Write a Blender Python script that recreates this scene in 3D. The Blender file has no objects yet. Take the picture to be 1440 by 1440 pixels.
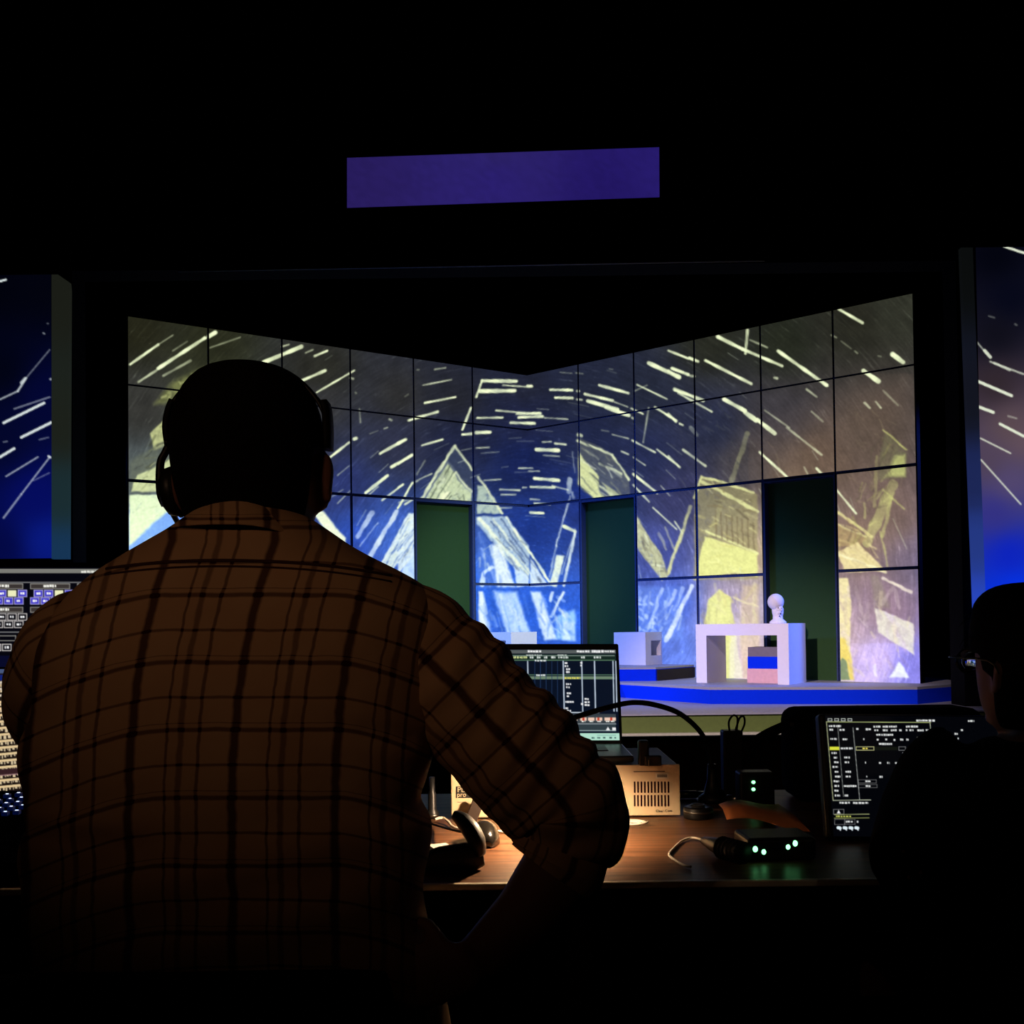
import bpy, bmesh, math, random
import numpy as np
from mathutils import Vector, Matrix, noise as mnoise

random.seed(7)
RNG = np.random.default_rng(7)
S = bpy.context.scene
COL = S.collection

# ------------------------------------------------------------------ camera
FPX, PITCH, ROLL, HOR, CAMZ = 1450.0, math.radians(1.2), 0.012, 880.0, 1.15
CY = HOR - FPX * math.tan(PITCH)
C0 = Vector((0, 0, CAMZ))
_U = Vector((0, -math.sin(PITCH), math.cos(PITCH)))
FW = Vector((0, math.cos(PITCH), math.sin(PITCH)))
RT = Vector((math.cos(ROLL), 0, 0)) - _U * math.sin(ROLL)
UP = _U * math.cos(ROLL) + Vector((math.sin(ROLL), 0, 0))
cd = bpy.data.cameras.new('camera')
cd.sensor_fit = 'HORIZONTAL'; cd.sensor_width = 36.0
cd.lens = 36.0 * FPX / 1440.0
cd.shift_y = (CY - 720.0) / 1440.0
cd.clip_start = 0.05; cd.clip_end = 100
cam = bpy.data.objects.new('camera', cd); COL.objects.link(cam)
m = Matrix.Identity(4)
for i in range(3):
    m[i][0] = RT[i]; m[i][1] = UP[i]; m[i][2] = -FW[i]; m[i][3] = C0[i]
cam.matrix_world = m
S.camera = cam

# ------------------------------------------------------------------ world and light
w = bpy.data.worlds.new('world'); S.world = w; w.use_nodes = True
w.node_tree.nodes['Background'].inputs[0].default_value = (0.0, 0.0, 0.0, 1)
w.node_tree.nodes['Background'].inputs[1].default_value = 0.0
S.view_settings.view_transform = 'Standard'; S.view_settings.look = 'None'
S.view_settings.exposure = 0.0; S.view_settings.gamma = 1.0
S.view_settings.use_curve_mapping = False

def spot(name, loc, target, power, color, angle, blend=0.5, radius=0.1):
    l = bpy.data.lights.new(name, 'SPOT'); l.energy = power; l.color = color
    l.spot_size = math.radians(angle); l.spot_blend = blend; l.shadow_soft_size = radius
    o = bpy.data.objects.new(name, l); COL.objects.link(o)
    o.location = loc
    o.rotation_euler = (Vector(target) - Vector(loc)).to_track_quat('-Z', 'Y').to_euler()
    return o
# front-of-house pink wash, blue side boom and low blue wash on the set, dim warm light at the back of the house
spot('front_wash', (-3.5, 1.0, 6.2), (2.1, 10.2, 0.15), 5400, (1.0, 0.76, 0.90), 22, 0.8, 0.15)
spot('door_fill', (3.6, 1.0, 6.2), (-0.5, 13.6, 1.2), 5200, (0.90, 1.0, 0.90), 15, 0.9, 0.15)  # unseen fill spot, added to brighten the green doors
spot('side_boom', (5.3, 9.98, 3.4), (1.6, 11.4, 0.7), 900, (0.06, 0.17, 1.0), 60, 0.8, 0.15)
spot('opposite_boom', (-5.0, 9.98, 3.4), (1.4, 12.4, 0.7), 1500, (0.06, 0.22, 1.0), 40, 0.8, 0.15)
spot('blue_batten', (0.4, 10.7, 5.2), (0.8, 12.9, 0.6), 420, (0.08, 0.20, 1.0), 80, 0.9, 0.2)
spot('aisle_light', (-1.1, -1.2, 2.35), (-0.29, 1.2, 1.40), 20.0, (1.0, 0.58, 0.35), 25, 1.0, 0.12)
spot('row_light', (1.7, -1.6, 3.0), (0.95, 1.6, 0.75), 9.0, (1.0, 0.80, 0.55), 17, 0.9, 0.12)

# ------------------------------------------------------------------ pixel -> place
def ray(x, y): return FW + RT * ((x - 720.0) / FPX) - UP * ((y - CY) / FPX)
def P(x, y, d): return C0 + ray(x, y) * d                 # depth along the view axis
def Pz(x, y, z): r = ray(x, y); return C0 + r * ((z - CAMZ) / r.z)
def Py(x, y, Y): r = ray(x, y); return C0 + r * (Y / r.y)
def proj(p):
    v = Vector(p) - C0; d = v.dot(FW)
    return 720 + FPX * v.dot(RT) / d, CY - FPX * v.dot(UP) / d
def proj_np(V):
    v = V - np.array(C0); d = v @ np.array(FW)
    return 720 + FPX * (v @ np.array(RT)) / d, CY - FPX * (v @ np.array(UP)) / d

# ------------------------------------------------------------------ materials
def lin(c):
    c = np.asarray(c, float) / 255.0
    return np.where(c <= 0.04045, c / 12.92, ((c + 0.055) / 1.055) ** 2.4)
MATS = {}
def mat(name, rgb, rough=0.6, metal=0.0, var=0.15, scale=30.0, bump=0.15, bscale=120.0, spec=0.5, srgb=False):
    """principled with noise-driven colour variation and fine relief"""
    if name in MATS: return MATS[name]
    if srgb: rgb = tuple(lin(rgb))
    M = bpy.data.materials.new(name); M.use_nodes = True
    nt = M.node_tree; b = nt.nodes['Principled BSDF']
    tc = nt.nodes.new('ShaderNodeTexCoord')
    n = nt.nodes.new('ShaderNodeTexNoise'); n.inputs['Scale'].default_value = scale; n.inputs['Detail'].default_value = 4
    nt.links.new(tc.outputs['Object'], n.inputs['Vector'])
    mx = nt.nodes.new('ShaderNodeMix'); mx.data_type = 'RGBA'
    mx.inputs[6].default_value = tuple(c * (1 - var) for c in rgb) + (1,)
    mx.inputs[7].default_value = tuple(min(1, c * (1 + var)) for c in rgb) + (1,)
    nt.links.new(n.outputs[0], mx.inputs[0]); nt.links.new(mx.outputs[2], b.inputs['Base Color'])
    n2 = nt.nodes.new('ShaderNodeTexNoise'); n2.inputs['Scale'].default_value = bscale
    nt.links.new(tc.outputs['Object'], n2.inputs['Vector'])
    bp = nt.nodes.new('ShaderNodeBump'); bp.inputs['Strength'].default_value = bump; bp.inputs['Distance'].default_value = 0.002
    nt.links.new(n2.outputs[0], bp.inputs['Height']); nt.links.new(bp.outputs[0], b.inputs['Normal'])
    b.inputs['Roughness'].default_value = rough; b.inputs['Metallic'].default_value = metal
    b.inputs['Specular IOR Level'].default_value = spec
    MATS[name] = M; return M
def emis(name, rgb, strength):
    if name in MATS: return MATS[name]
    M = bpy.data.materials.new(name); M.use_nodes = True; b = M.node_tree.nodes['Principled BSDF']
    b.inputs['Base Color'].default_value = (0.02, 0.02, 0.02, 1)
    b.inputs['Emission Color'].default_value = tuple(rgb) + (1,); b.inputs['Emission Strength'].default_value = strength
    MATS[name] = M; return M
def screen_mat(name, strength=1.0, base=0.01, rough=0.5, spec=0.1):
    """a lit picture surface: the picture is a colour attribute on the mesh"""
    if name in MATS: return MATS[name]
    M = bpy.data.materials.new(name); M.use_nodes = True; nt = M.node_tree; b = nt.nodes['Principled BSDF']
    a = nt.nodes.new('ShaderNodeAttribute'); a.attribute_name = 'picture'
    b.inputs['Base Color'].default_value = (base, base, base, 1); b.inputs['Roughness'].default_value = rough
    b.inputs['Specular IOR Level'].default_value = spec
    nt.links.new(a.outputs['Color'], b.inputs['Emission Color']); b.inputs['Emission Strength'].default_value = strength
    MATS[name] = M; return M
def wood_mat():
    M = bpy.data.materials.new('desk_wood'); M.use_nodes = True; nt = M.node_tree; b = nt.nodes['Principled BSDF']
    tc = nt.nodes.new('ShaderNodeTexCoord'); mp = nt.nodes.new('ShaderNodeMapping')
    mp.inputs['Scale'].default_value = (2.5, 34, 34)
    n = nt.nodes.new('ShaderNodeTexNoise'); n.inputs['Scale'].default_value = 2.0; n.inputs['Detail'].default_value = 8
    n.inputs['Distortion'].default_value = 0.6
    nt.links.new(tc.outputs['Object'], mp.inputs[0]); nt.links.new(mp.outputs[0], n.inputs['Vector'])
    r = nt.nodes.new('ShaderNodeValToRGB')
    r.color_ramp.elements[0].position = 0.35; r.color_ramp.elements[0].color = (0.055, 0.022, 0.010, 1)
    r.color_ramp.elements[1].position = 0.68; r.color_ramp.elements[1].color = (0.20, 0.085, 0.038, 1)
    nt.links.new(n.outputs[0], r.inputs[0]); nt.links.new(r.outputs[0], b.inputs['Base Color'])
    bp = nt.nodes.new('ShaderNodeBump'); bp.inputs['Strength'].default_value = 0.12; bp.inputs['Distance'].default_value = 0.001
    nt.links.new(n.outputs[0], bp.inputs['Height']); nt.links.new(bp.outputs[0], b.inputs['Normal'])
    b.inputs['Roughness'].default_value = 0.40; b.inputs['Specular IOR Level'].default_value = 0.22
    return M

M_BLACK = mat('black_paint', (0.003, 0.003, 0.004), 0.95, spec=0.05)
M_DRAPE = mat('black_drape', (0.0025, 0.0025, 0.004), 1.0, spec=0.0)
M_PLAST = mat('black_plastic', (0.006, 0.006, 0.007), 0.45, spec=0.35)
M_PLASTG = mat('glossy_black_plastic', (0.008, 0.007, 0.006), 0.16, spec=0.6)
M_RUB = mat('black_rubber', (0.005, 0.005, 0.005), 0.7, spec=0.2)
M_DGREY = mat('dark_grey_metal', (0.05, 0.05, 0.055), 0.4, metal=0.7)
M_STEEL = mat('brushed_steel', (0.35, 0.34, 0.32), 0.3, metal=1.0)
M_BEIGE = mat('beige_enamel', (0.74, 0.58, 0.38), 0.5, var=0.05)
M_CREAM = mat('cream_cable', (0.75, 0.68, 0.58), 0.5)
M_WHITE = mat('white_scenic_paint', (0.82, 0.80, 0.83), 0.75, var=0.04)
M_BLUE = mat('blue_scenic_paint', (0.0, 0.028, 0.72), 0.8, var=0.06, spec=0.08)
M_LAV = mat('pale_stage_paint', (0.30, 0.31, 0.34), 0.55, var=0.1, scale=3)
M_SEAM = mat('set_frame_blue', (0.04, 0.06, 0.14), 0.85, spec=.1)
M_GREEN = mat('dark_green_door', (0.018, 0.062, 0.010), 0.95, var=0.1)
M_PINK = mat('pink_scenic_paint', (0.80, 0.45, 0.42), 0.7)
M_TAUPE = mat('taupe_scenic_paint', (0.18, 0.15, 0.15), 0.8)
M_OLIVE = mat('olive_apron_paint', (0.09, 0.13, 0.02), 0.7)
M_RAIL = mat('pale_rail', (0.42, 0.43, 0.30), 0.5)
M_SKIN = mat('skin', (0.22, 0.10, 0.065), 0.6, var=0.1, spec=0.25)
M_HAIR = mat('cropped_dark_hair', (0.006, 0.004, 0.003), 0.9, spec=0.05, bump=0.6, bscale=500)
M_JEAN = mat('dark_trousers', (0.01, 0.01, 0.014), 0.95, spec=0.05)
M_DCLOTH = mat('black_cloth', (0.004, 0.004, 0.005), 1.0, spec=0.02, bump=0.3)
M_ORANGE = mat('orange_paper', (0.95, 0.30, 0.10), 0.7)
M_WOOD = wood_mat()
M_EDGE = mat('desk_edge_band', (0.80, 0.72, 0.58), 0.4)
M_PROJ = screen_mat('projection_glow', 1.0, 0.01, 0.9, 0.0)  # surface glows with the picture itself, standing in for projector light
M_LCD = screen_mat('lcd_picture', 1.0, 0.004, 0.25, 0.3)
M_LED = emis('green_led', (0.22, 1.0, 0.36), 3.5)
M_INK = mat('black_ink', (0.01, 0.01, 0.01), 0.6)
M_SLOT = mat('dark_slot', (0.03, 0.01, 0.012), 0.9, spec=0.0)

# ------------------------------------------------------------------ helpers
def link(o, parent=None, label=None, cat=None, group=None, kind=None):
    COL.objects.link(o)
    if parent is not None: o.parent = parent
    if label: o['label'] = label
    if cat: o['category'] = cat
    if group: o['group'] = group
    if kind: o['kind'] = kind
    return o
def empty(name, loc, label=None, cat=None, group=None, kind=None, rz=0.0):
    e = bpy.data.objects.new(name, None); e.empty_display_size = 0.1
    e.location = loc; e.rotation_euler = (0, 0, rz)
    return link(e, None, label, cat, group, kind)
def local(parent, M=None):
    """matrix that takes world points into the parent's space (parents are top-level or children at identity)"""
    mw = Matrix.Identity(4); o = parent
    while o is not None:
        mw = Matrix.LocRotScale(o.location, o.rotation_euler, o.scale) @ mw; o = o.parent
    return mw.inverted()
class MB:
    def __init__(s): s.bm = bmesh.new()
    def box(s, c, size, R=None, bevel=0.0, seg=2):
        r = bmesh.ops.create_cube(s.bm, size=1.0); vs = r['verts']
        T = Matrix.Translation(Vector(c)) @ (R.to_4x4() if R is not None else Matrix.Identity(4)) @ Matrix.Diagonal((*size, 1))
        bmesh.ops.transform(s.bm, matrix=T, verts=vs)
        if bevel > 0:
            es = list({e for v in vs for e in v.link_edges})
            bmesh.ops.bevel(s.bm, geom=es, offset=bevel, segments=seg, affect='EDGES', profile=0.5)
        return s
    def slab(s, o, a, b, c):
        o, a, b, c = map(Vector, (o, a, b, c))
        v = [s.bm.verts.new(o + a * i + b * j + c * k) for k in (0, 1) for j in (0, 1) for i in (0, 1)]
        for f in ((0, 2, 3, 1), (4, 5, 7, 6), (0, 1, 5, 4), (2, 6, 7, 3), (0, 4, 6, 2), (1, 3, 7, 5)):
            s.bm.faces.new([v[i] for i in f])
        return s
    def prism(s, pts, z0, z1):
        lo = [s.bm.verts.new((p[0], p[1], z0)) for p in pts]; hi = [s.bm.verts.new((p[0], p[1], z1)) for p in pts]
        s.bm.faces.new(lo[::-1]); s.bm.faces.new(hi); n = len(pts)
        for i in range(n): s.bm.faces.new((lo[i], lo[(i + 1) % n], hi[(i + 1) % n], hi[i]))
        return s
    def loft(s, rings, cap=True, closed=True):
        R = [[s.bm.verts.new(p) for p in r] for r in rings]; n = len(R[0])
        for a, b in zip(R, R[1:]):
            for i in range(n if closed else n - 1):
                s.bm.faces.new((a[i], a[(i + 1) % n], b[(i + 1) % n], b[i]))
        if cap: s.bm.faces.new(R[0][::-1]); s.bm.faces.new(R[-1])
        return s
    def tube(s, pts, rad, n=10, cap=True, sub=0, flat=None):
        pts = [Vector(p) for p in pts]
        rad = [rad] * len(pts) if isinstance(rad, (int, float)) else list(rad)
        if sub: pts, rad = catmull(pts, rad, sub)
        s.loft(tube_rings(pts, rad, n, flat), cap); return s
    def ball(s, c, r, R=None, u=16, v=10):
        r = (r, r, r) if isinstance(r, (int, float)) else r
        T = Matrix.Translation(Vector(c)) @ (R.to_4x4() if R is not None else Matrix.Identity(4)) @ Matrix.Diagonal((*r, 1))
        bmesh.ops.create_uvsphere(s.bm, u_segments=u, v_segments=v, radius=1.0, matrix=T); return s
    def cyl(s, a, b, r0, r1=None, n=20, cap=True):
        a, b = Vector(a), Vector(b); return s.tube([a, b], [r0, r0 if r1 is None else r1], n, cap)
    def lathe(s, c, prof, n=24):
        c = Vector(c)
        return s.loft([[c + Vector((r * math.cos(t), r * math.sin(t), z)) for t in [2 * math.pi * i / n for i in range(n)]] for r, z in prof])
    def build(s, name, material, parent=None, smooth=False, label=None, cat=None, group=None, kind=None, world=True):
        bm = s.bm; bmesh.ops.recalc_face_normals(bm, faces=bm.faces)
        if parent is not None and world: bmesh.ops.transform(bm, matrix=local(parent), verts=bm.verts)
        me = bpy.data.meshes.new(name); bm.to_mesh(me); bm.free()
        me.materials.append(material)
        if smooth: me.polygons.foreach_set('use_smooth', [True] * len(me.polygons))
        return link(bpy.data.objects.new(name, me), parent, label, cat, group, kind)
def catmull(pts, rad, sub):
    n = len(pts); op, orr = [], []
    for i in range(n - 1):
        p0, p1, p2, p3 = pts[max(i - 1, 0)], pts[i], pts[i + 1], pts[min(i + 2, n - 1)]
        for k in range(sub):
            t = k / sub
            op.append(0.5 * ((2 * p1) + (p2 - p0) * t + (2 * p0 - 5 * p1 + 4 * p2 - p3) * t * t + (-p0 + 3 * p1 - 3 * p2 + p3) * t ** 3))
            orr.append(rad[i] * (1 - t) + rad[i + 1] * t)
    op.append(pts[-1]); orr.append(rad[-1]); return op, orr
def tube_rings(pts, rad, n, flat=None):
    T = []
    for i in range(len(pts)):
        T.append((pts[min(i + 1, len(pts) - 1)] - pts[max(i - 1, 0)]).normalized())
    ref = Vector((0, 0, 1)) if abs(T[0].z) < 0.9 else Vector((0, 1, 0))
    N = (ref - T[0] * ref.dot(T[0])).normalized(); out = []
    for p, t, r in zip(pts, T, rad):
        N = (N - t * N.dot(t)).normalized(); B = t.cross(N)
        fx, fy = (1, 1) if flat is None else flat
        out.append([p + N * (math.cos(a) * r * fx) + B * (math.sin(a) * r * fy) for a in [2 * math.pi * k / n for k in range(n)]])
    return out
def Rz(a): return Matrix.Rotation(a, 3, 'Z')
def Rx(a): return Matrix.Rotation(a, 3, 'X')
def rebase(o, loc):
    """move a one-mesh thing's origin to its base without moving the thing"""
    loc = Vector(loc); o.data.transform(Matrix.Translation(-loc)); o.location = loc; return o
def text_mesh(name, body, origin, right, up, height, material, parent, align='LEFT'):
    cu = bpy.data.curves.new(name, 'FONT'); cu.body = body; cu.size = height; cu.extrude = height * 0.02; cu.align_x = align
    t = bpy.data.objects.new(name, cu); COL.objects.link(t)
    dg = bpy.context.evaluated_depsgraph_get(); dg.update()
    me = bpy.data.meshes.new_from_object(t.evaluated_get(dg))
    bpy.data.objects.remove(t)
    r = Vector(right).normalized(); u = Vector(up).normalized(); nn = r.cross(u)
    T = Matrix.Identity(4)
    for i in range(3): T[i][0], T[i][1], T[i][2], T[i][3] = r[i], u[i], nn[i], Vector(origin)[i]
    me.transform(local(parent) @ T); me.materials.clear(); me.materials.append(material)
    return link(bpy.data.objects.new(name, me), parent)

# ------------------------------------------------------------------ picture canvas (what the projectors and screens show)
class Canvas:
    def __init__(s, x0, y0, x1, y1, k=1.0):
        s.x0, s.y0, s.k = x0, y0, k
        s.w, s.h = int((x1 - x0) * k) + 1, int((y1 - y0) * k) + 1
        s.a = np.zeros((s.h, s.w, 3))
        yy, xx = np.mgrid[0:s.h, 0:s.w]
        s.X = xx / k + x0; s.Y = yy / k + y0
    def gradient(s, ctrl, pw=3.2):
        num = np.zeros_like(s.a); den = np.zeros(s.X.shape)
        for x, y, c in ctrl:
            wgt = 1.0 / ((s.X - x) ** 2 + (s.Y - y) ** 2 + 350.0) ** (pw / 2)
            num += wgt[..., None] * np.array(c, float); den += wgt
        s.a[:] = num / den[..., None]
    def _win(s, xa, ya, xb, yb):
        i0 = max(0, int((ya - s.y0) * s.k) - 2); i1 = min(s.h, int((yb - s.y0) * s.k) + 3)
        j0 = max(0, int((xa - s.x0) * s.k) - 2); j1 = min(s.w, int((xb - s.x0) * s.k) + 3)
        return (slice(i0, i1), slice(j0, j1)) if i1 > i0 and j1 > j0 else None
    def line(s, x0, y0, x1, y1, wd, col=(226, 236, 190), al=1.0, soft=0.8, rag=False):
        m = wd + 3; W = s._win(min(x0, x1) - m, min(y0, y1) - m, max(x0, x1) + m, max(y0, y1) + m)
        if W is None: return
        X, Y = s.X[W], s.Y[W]; dx, dy = x1 - x0, y1 - y0; L = dx * dx + dy * dy + 1e-9
        t = np.clip(((X - x0) * dx + (Y - y0) * dy) / L, 0, 1)
        d = np.hypot(X - x0 - t * dx, Y - y0 - t * dy)
        if rag:
            ph = random.uniform(0, 6.28); fq = random.uniform(5, 11); LL = math.sqrt(L)
            wv = wd * (0.90 + 0.09 * np.sin(t * LL / 9.0 * fq / 6 + ph) + 0.06 * np.sin(t * LL / 3.1 + 2 * ph)); al = al * (0.88 + 0.12 * np.sin(t * LL / 6.0 + ph * 3))
        else: wv = wd
        a = np.clip((wv / 2 - d) / soft + 0.5, 0, 1) * al
        s.a[W] = s.a[W] * (1 - a[..., None]) + np.array(col, float) * a[..., None]
    def poly(s, pts, col, al=1.0, soft=1.0, grain=0.0, cell=6):
        xs = [p[0] for p in pts]; ys = [p[1] for p in pts]
        W = s._win(min(xs) - 3, min(ys) - 3, max(xs) + 3, max(ys) + 3)
        if W is None: return
        X, Y = s.X[W], s.Y[W]; ins = np.zeros(X.shape, bool); dm = np.full(X.shape, 1e9); n = len(pts)
        for i in range(n):
            (xa, ya), (xb, yb) = pts[i], pts[(i + 1) % n]
            if ya != yb:
                c = ((ya > Y) != (yb > Y)) & (X < (xb - xa) * (Y - ya) / (yb - ya) + xa); ins ^= c
            dx, dy = xb - xa, yb - ya; t = np.clip(((X - xa) * dx + (Y - ya) * dy) / (dx * dx + dy * dy + 1e-9), 0, 1)
            dm = np.minimum(dm, np.hypot(X - xa - t * dx, Y - ya - t * dy))
        sd = np.where(ins, dm, -dm); a = np.clip(sd / soft + 0.5, 0, 1) * al
        if grain: a = a * np.clip(1.05 - grain * 1.5 + 3.0 * grain * (.5 * vnoise(X.shape, cell) + .3 * vnoise(X.shape, cell * .45) + .2 * vnoise(X.shape, cell * 2.5)), 0, 1)
        s.a[W] = s.a[W] * (1 - a[..., None]) + np.array(col, float) * a[..., None]
    def rect(s, xa, ya, xb, yb, col, al=1.0): s.poly([(xa, ya), (xb, ya), (xb, yb), (xa, yb)], col, al, 0.7)
    def frame(s, xa, ya, xb, yb, wd, col, al=1.0):
        for q in ((xa, ya, xb, ya), (xb, ya, xb, yb), (xb, yb, xa, yb), (xa, yb, xa, ya)): s.line(*q, wd, col, al, 0.7)
    def smudge(s, xa, y, xb, h, col=(230, 235, 235), al=1.0):
        """an unreadable run of characters"""
        x = xa
        while x < xb - 0.5:
            wd = random.uniform(1.6, 4.0); s.rect(x, y - h / 2 * random.uniform(0.7, 1), min(x + wd, xb), y + h / 2 * random.uniform(0.7, 1), col, al)
            x += wd + random.choice((0.3, 0.5, 1.1))
    def sample(s, px, py):
        fx = np.clip((px - s.x0) * s.k, 0, s.w - 1.001); fy = np.clip((py - s.y0) * s.k, 0, s.h - 1.001)
        j = fx.astype(int); i = fy.astype(int); u = (fx - j)[:, None]; v = (fy - i)[:, None]
        A = s.a
        return (A[i, j] * (1 - u) + A[i, j + 1] * u) * (1 - v) + (A[i + 1, j] * (1 - u) + A[i + 1, j + 1] * u) * v
def vnoise(shape, cell):
    h, w_ = shape; gh, gw = int(h / cell) + 3, int(w_ / cell) + 3
    g = RNG.random((gh, gw)); y = np.arange(h) / cell; x = np.arange(w_) / cell
    i = y.astype(int); j = x.astype(int); v = (y - i)[:, None]; u = (x - j)[None, :]
    v = v * v * (3 - 2 * v); u = u * u * (3 - 2 * u)
    return (g[i][:, j] * (1 - u) + g[i][:, j + 1] * u) * (1 - v) + (g[i + 1][:, j] * (1 - u) + g[i + 1][:, j + 1] * u) * v
def picture_panel(name, o, a, b, nrm, thick, nx, ny, canvas, material, parent, gain=1.0, mapping=None, mask=None):
    """flat panel o + a*u + b*v (b points down the picture) with a picture attribute sampled where it is seen from the house"""
    o, a, b, nrm = (np.array(v, float) for v in (o, a, b, nrm))
    u, v = np.meshgrid(np.linspace(0, 1, nx + 1), np.linspace(0, 1, ny + 1))
    u = u.ravel(); v = v.ravel()
    V = o + u[:, None] * a + v[:, None] * b
    if mapping is None: px, py = proj_np(V)
    else: px, py = mapping(u, v)
    c = lin(np.clip(canvas.sample(px, py), 0, 255)) * gain
    back = V[[0, nx, (ny + 1) * (nx + 1) - 1, ny * (nx + 1)]] - nrm * thick
    AV = np.vstack([V, back]); nb = len(V)
    idx = np.arange(nb).reshape(ny + 1, nx + 1)
    q = np.stack([idx[:-1, :-1], idx[1:, :-1], idx[1:, 1:], idx[:-1, 1:]], -1).reshape(-1, 4)
    faces = q.tolist() + [[nb, nb + 1, nb + 2, nb + 3],
        list(idx[0, :]) + [nb + 1, nb], list(idx[:, -1]) + [nb + 2, nb + 1],
        list(idx[-1, ::-1]) + [nb + 3, nb + 2], list(idx[::-1, 0]) + [nb, nb + 3]]
    faces = [[int(k) for k in f] for f in faces]
    L = np.array(local(parent)); AV = AV @ L[:3, :3].T + L[:3, 3]
    me = bpy.data.meshes.new(name); me.from_pydata(AV.tolist(), [], faces)
    at = me.attributes.new('picture', 'FLOAT_COLOR', 'POINT')
    cc = np.zeros((len(AV), 4)); cc[:nb, :3] = c; cc[:, 3] = 1
    at.data.foreach_set('color', cc.ravel())
    me.materials.append(material); me.materials.append(M_PLAST)
    for p in me.polygons[len(q):]: p.material_index = 1
    me.update()
    return link(bpy.data.objects.new(name, me), parent)

# ================================================================== STAGE AND ROOM
ZP = 0.52                                   # top of the lower platform
ZU = 0.67                                   # top of the upper platform
WR = Pz(1294, 961, ZP)                      # outer foot of the wall with two doors
ZT = Py(1275, 413, WR.y).z                  # wall top
WC = Pz(741, 528, ZT); WC.z = ZP            # inner corner
WL = Pz(180, 445, ZT); WL.z = ZP            # outer foot of the other wall
ZS = ZP - 0.165                             # stage floor
YP = 9.55                                   # proscenium plane

def struct(mb, name, material, label, loc=None):
    o = mb.build(name, material, None, False, label, None, None, 'structure'); return o
struct(MB().box((0, 7.5, -0.05), (18, 24, 0.1)), 'floor', M_BLACK, 'black auditorium floor in darkness')
struct(MB().box((0, 7.5, 9.05), (18, 24, 0.1)), 'ceiling', M_BLACK, 'black auditorium ceiling in darkness')
struct(MB().box((-9.05, 7.5, 4.5), (0.1, 24, 9)), 'wall_left', M_BLACK, 'unlit black side wall behind the lighting console')
struct(MB().box((9.05, 7.5, 4.5), (0.1, 24, 9)), 'wall_right', M_BLACK, 'unlit black side wall on the bust side')
struct(MB().box((0, -4.55, 4.5), (18, 0.1, 9)), 'wall_rear', M_BLACK, 'unlit black wall behind the audience')
struct(MB().box((0, 19.55, 4.5), (18, 0.1, 9)), 'wall_stage_back', M_DRAPE, 'black masking wall behind the set')
xl = Py(102, 600, YP).x; xr = Py(1349, 600, YP).x; zt = Py(720, 374, YP).z
pm = MB()
pm.box(((-9 + xl) / 2, YP + .15, 4.5), (xl + 9, .3, 9)); pm.box(((9 + xr) / 2, YP + .15, 4.5), (9 - xr, .3, 9))
pm.box(((xl + xr) / 2, YP + .15, (9 + zt) / 2), (xr - xl, .3, 9 - zt))
struct(pm, 'wall_proscenium', M_BLACK, 'black proscenium wall framing the stage opening')
tr = MB().tube([Py(250, 381, YP - .08), Py(1075, 366, YP - .08)], 0.012, 8)
tr.build('trim_1', mat('dim_batten', (0.10, 0.10, 0.09), 0.5), None, True, 'thin dim batten along the top of the stage opening', None, None, 'structure')
# stage floor with its olive front
fe0 = Pz(500, 1004, ZS); fe1 = Pz(1440, 1004, ZS)
yf = (fe0.y + fe1.y) / 2
struct(MB().box((0, (yf + 19.4) / 2, ZS - 0.006), (17.9, 19.4 - yf, 0.012)), 'stage_floor', M_LAV, 'pale painted stage floor in front of the blue platform')
struct(MB().box((0, yf + 0.05, (ZS - 0.012) / 2), (17.9, 0.06, ZS - 0.012)), 'stage_front', M_OLIVE, 'olive painted front face of the stage apron')
zl_ = Py(980, 1030.5, yf - .03).z
struct(MB().box((0, yf - .03, zl_ - .015), (17.9, .09, .03), None, .005), 'trim_2', M_RAIL, 'pale ledge along the foot of the olive apron')
# low dark barrier between the house and the stage
ry = 5.2; rz_ = Py(980, 1035, ry).z
r_e = empty('orchestra_barrier', (0, ry, 0), 'low dark maroon barrier between the desk and the stage', 'barrier')
MB().box((0, ry, rz_ - 0.012), (11, 0.06, 0.024), bevel=0.004).build('top_rail', M_BLACK, r_e)
MB().box((0, ry + .01, (rz_ - 0.024) / 2), (11, 0.04, rz_ - 0.024)).build('barrier_panel', mat('dark_maroon_panel', (0.012, 0.004, 0.004), 0.9), r_e)

# platforms
def pz2(x, y, z): q = Pz(x, y, z); return (q.x, q.y)
lower = [pz2(872, 959.5, ZP), pz2(998, 966.5, ZP), pz2(1290, 966, ZP), pz2(1366, 960, ZP)]
lower += [(lower[-1][0], 15.6), (-5.2, 15.6), (-5.2, lower[0][1] - 0.4), (-2.6, lower[1][1] - .1), (-1.0, lower[1][1])]
pl = empty('stage_platform', (0, 12, ZS), 'wide low stage platform with bright blue front', 'platform', None, 'structure')
MB().prism(lower, ZS, ZP - 0.025).build('riser', M_BLUE, pl)
MB().prism(lower, ZP - 0.025, ZP).build('deck', M_LAV, pl)
upper = [pz2(600, 941, ZU), pz2(868, 939, ZU), pz2(922, 938.5, ZU), pz2(985, 934, ZU), (WC.x + 0.2, WC.y - 0.15), (-3.3, WC.y - 2.0)]
pu = empty('stage_platform', (0, 13, ZP), 'smaller upper platform with hollow cubes standing on it', 'platform', None, 'structure')
MB().prism(upper, ZP, ZU - 0.02).build('riser', M_BLUE, pu)
MB().prism(upper, ZU - 0.02, ZU).build('deck', M_LAV, pu)
ua, ub = Vector((*upper[2], 0)), Vector((*upper[3], 0)); ud = ub - ua; un = Vector((ud.y, -ud.x, 0)).normalized()
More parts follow.
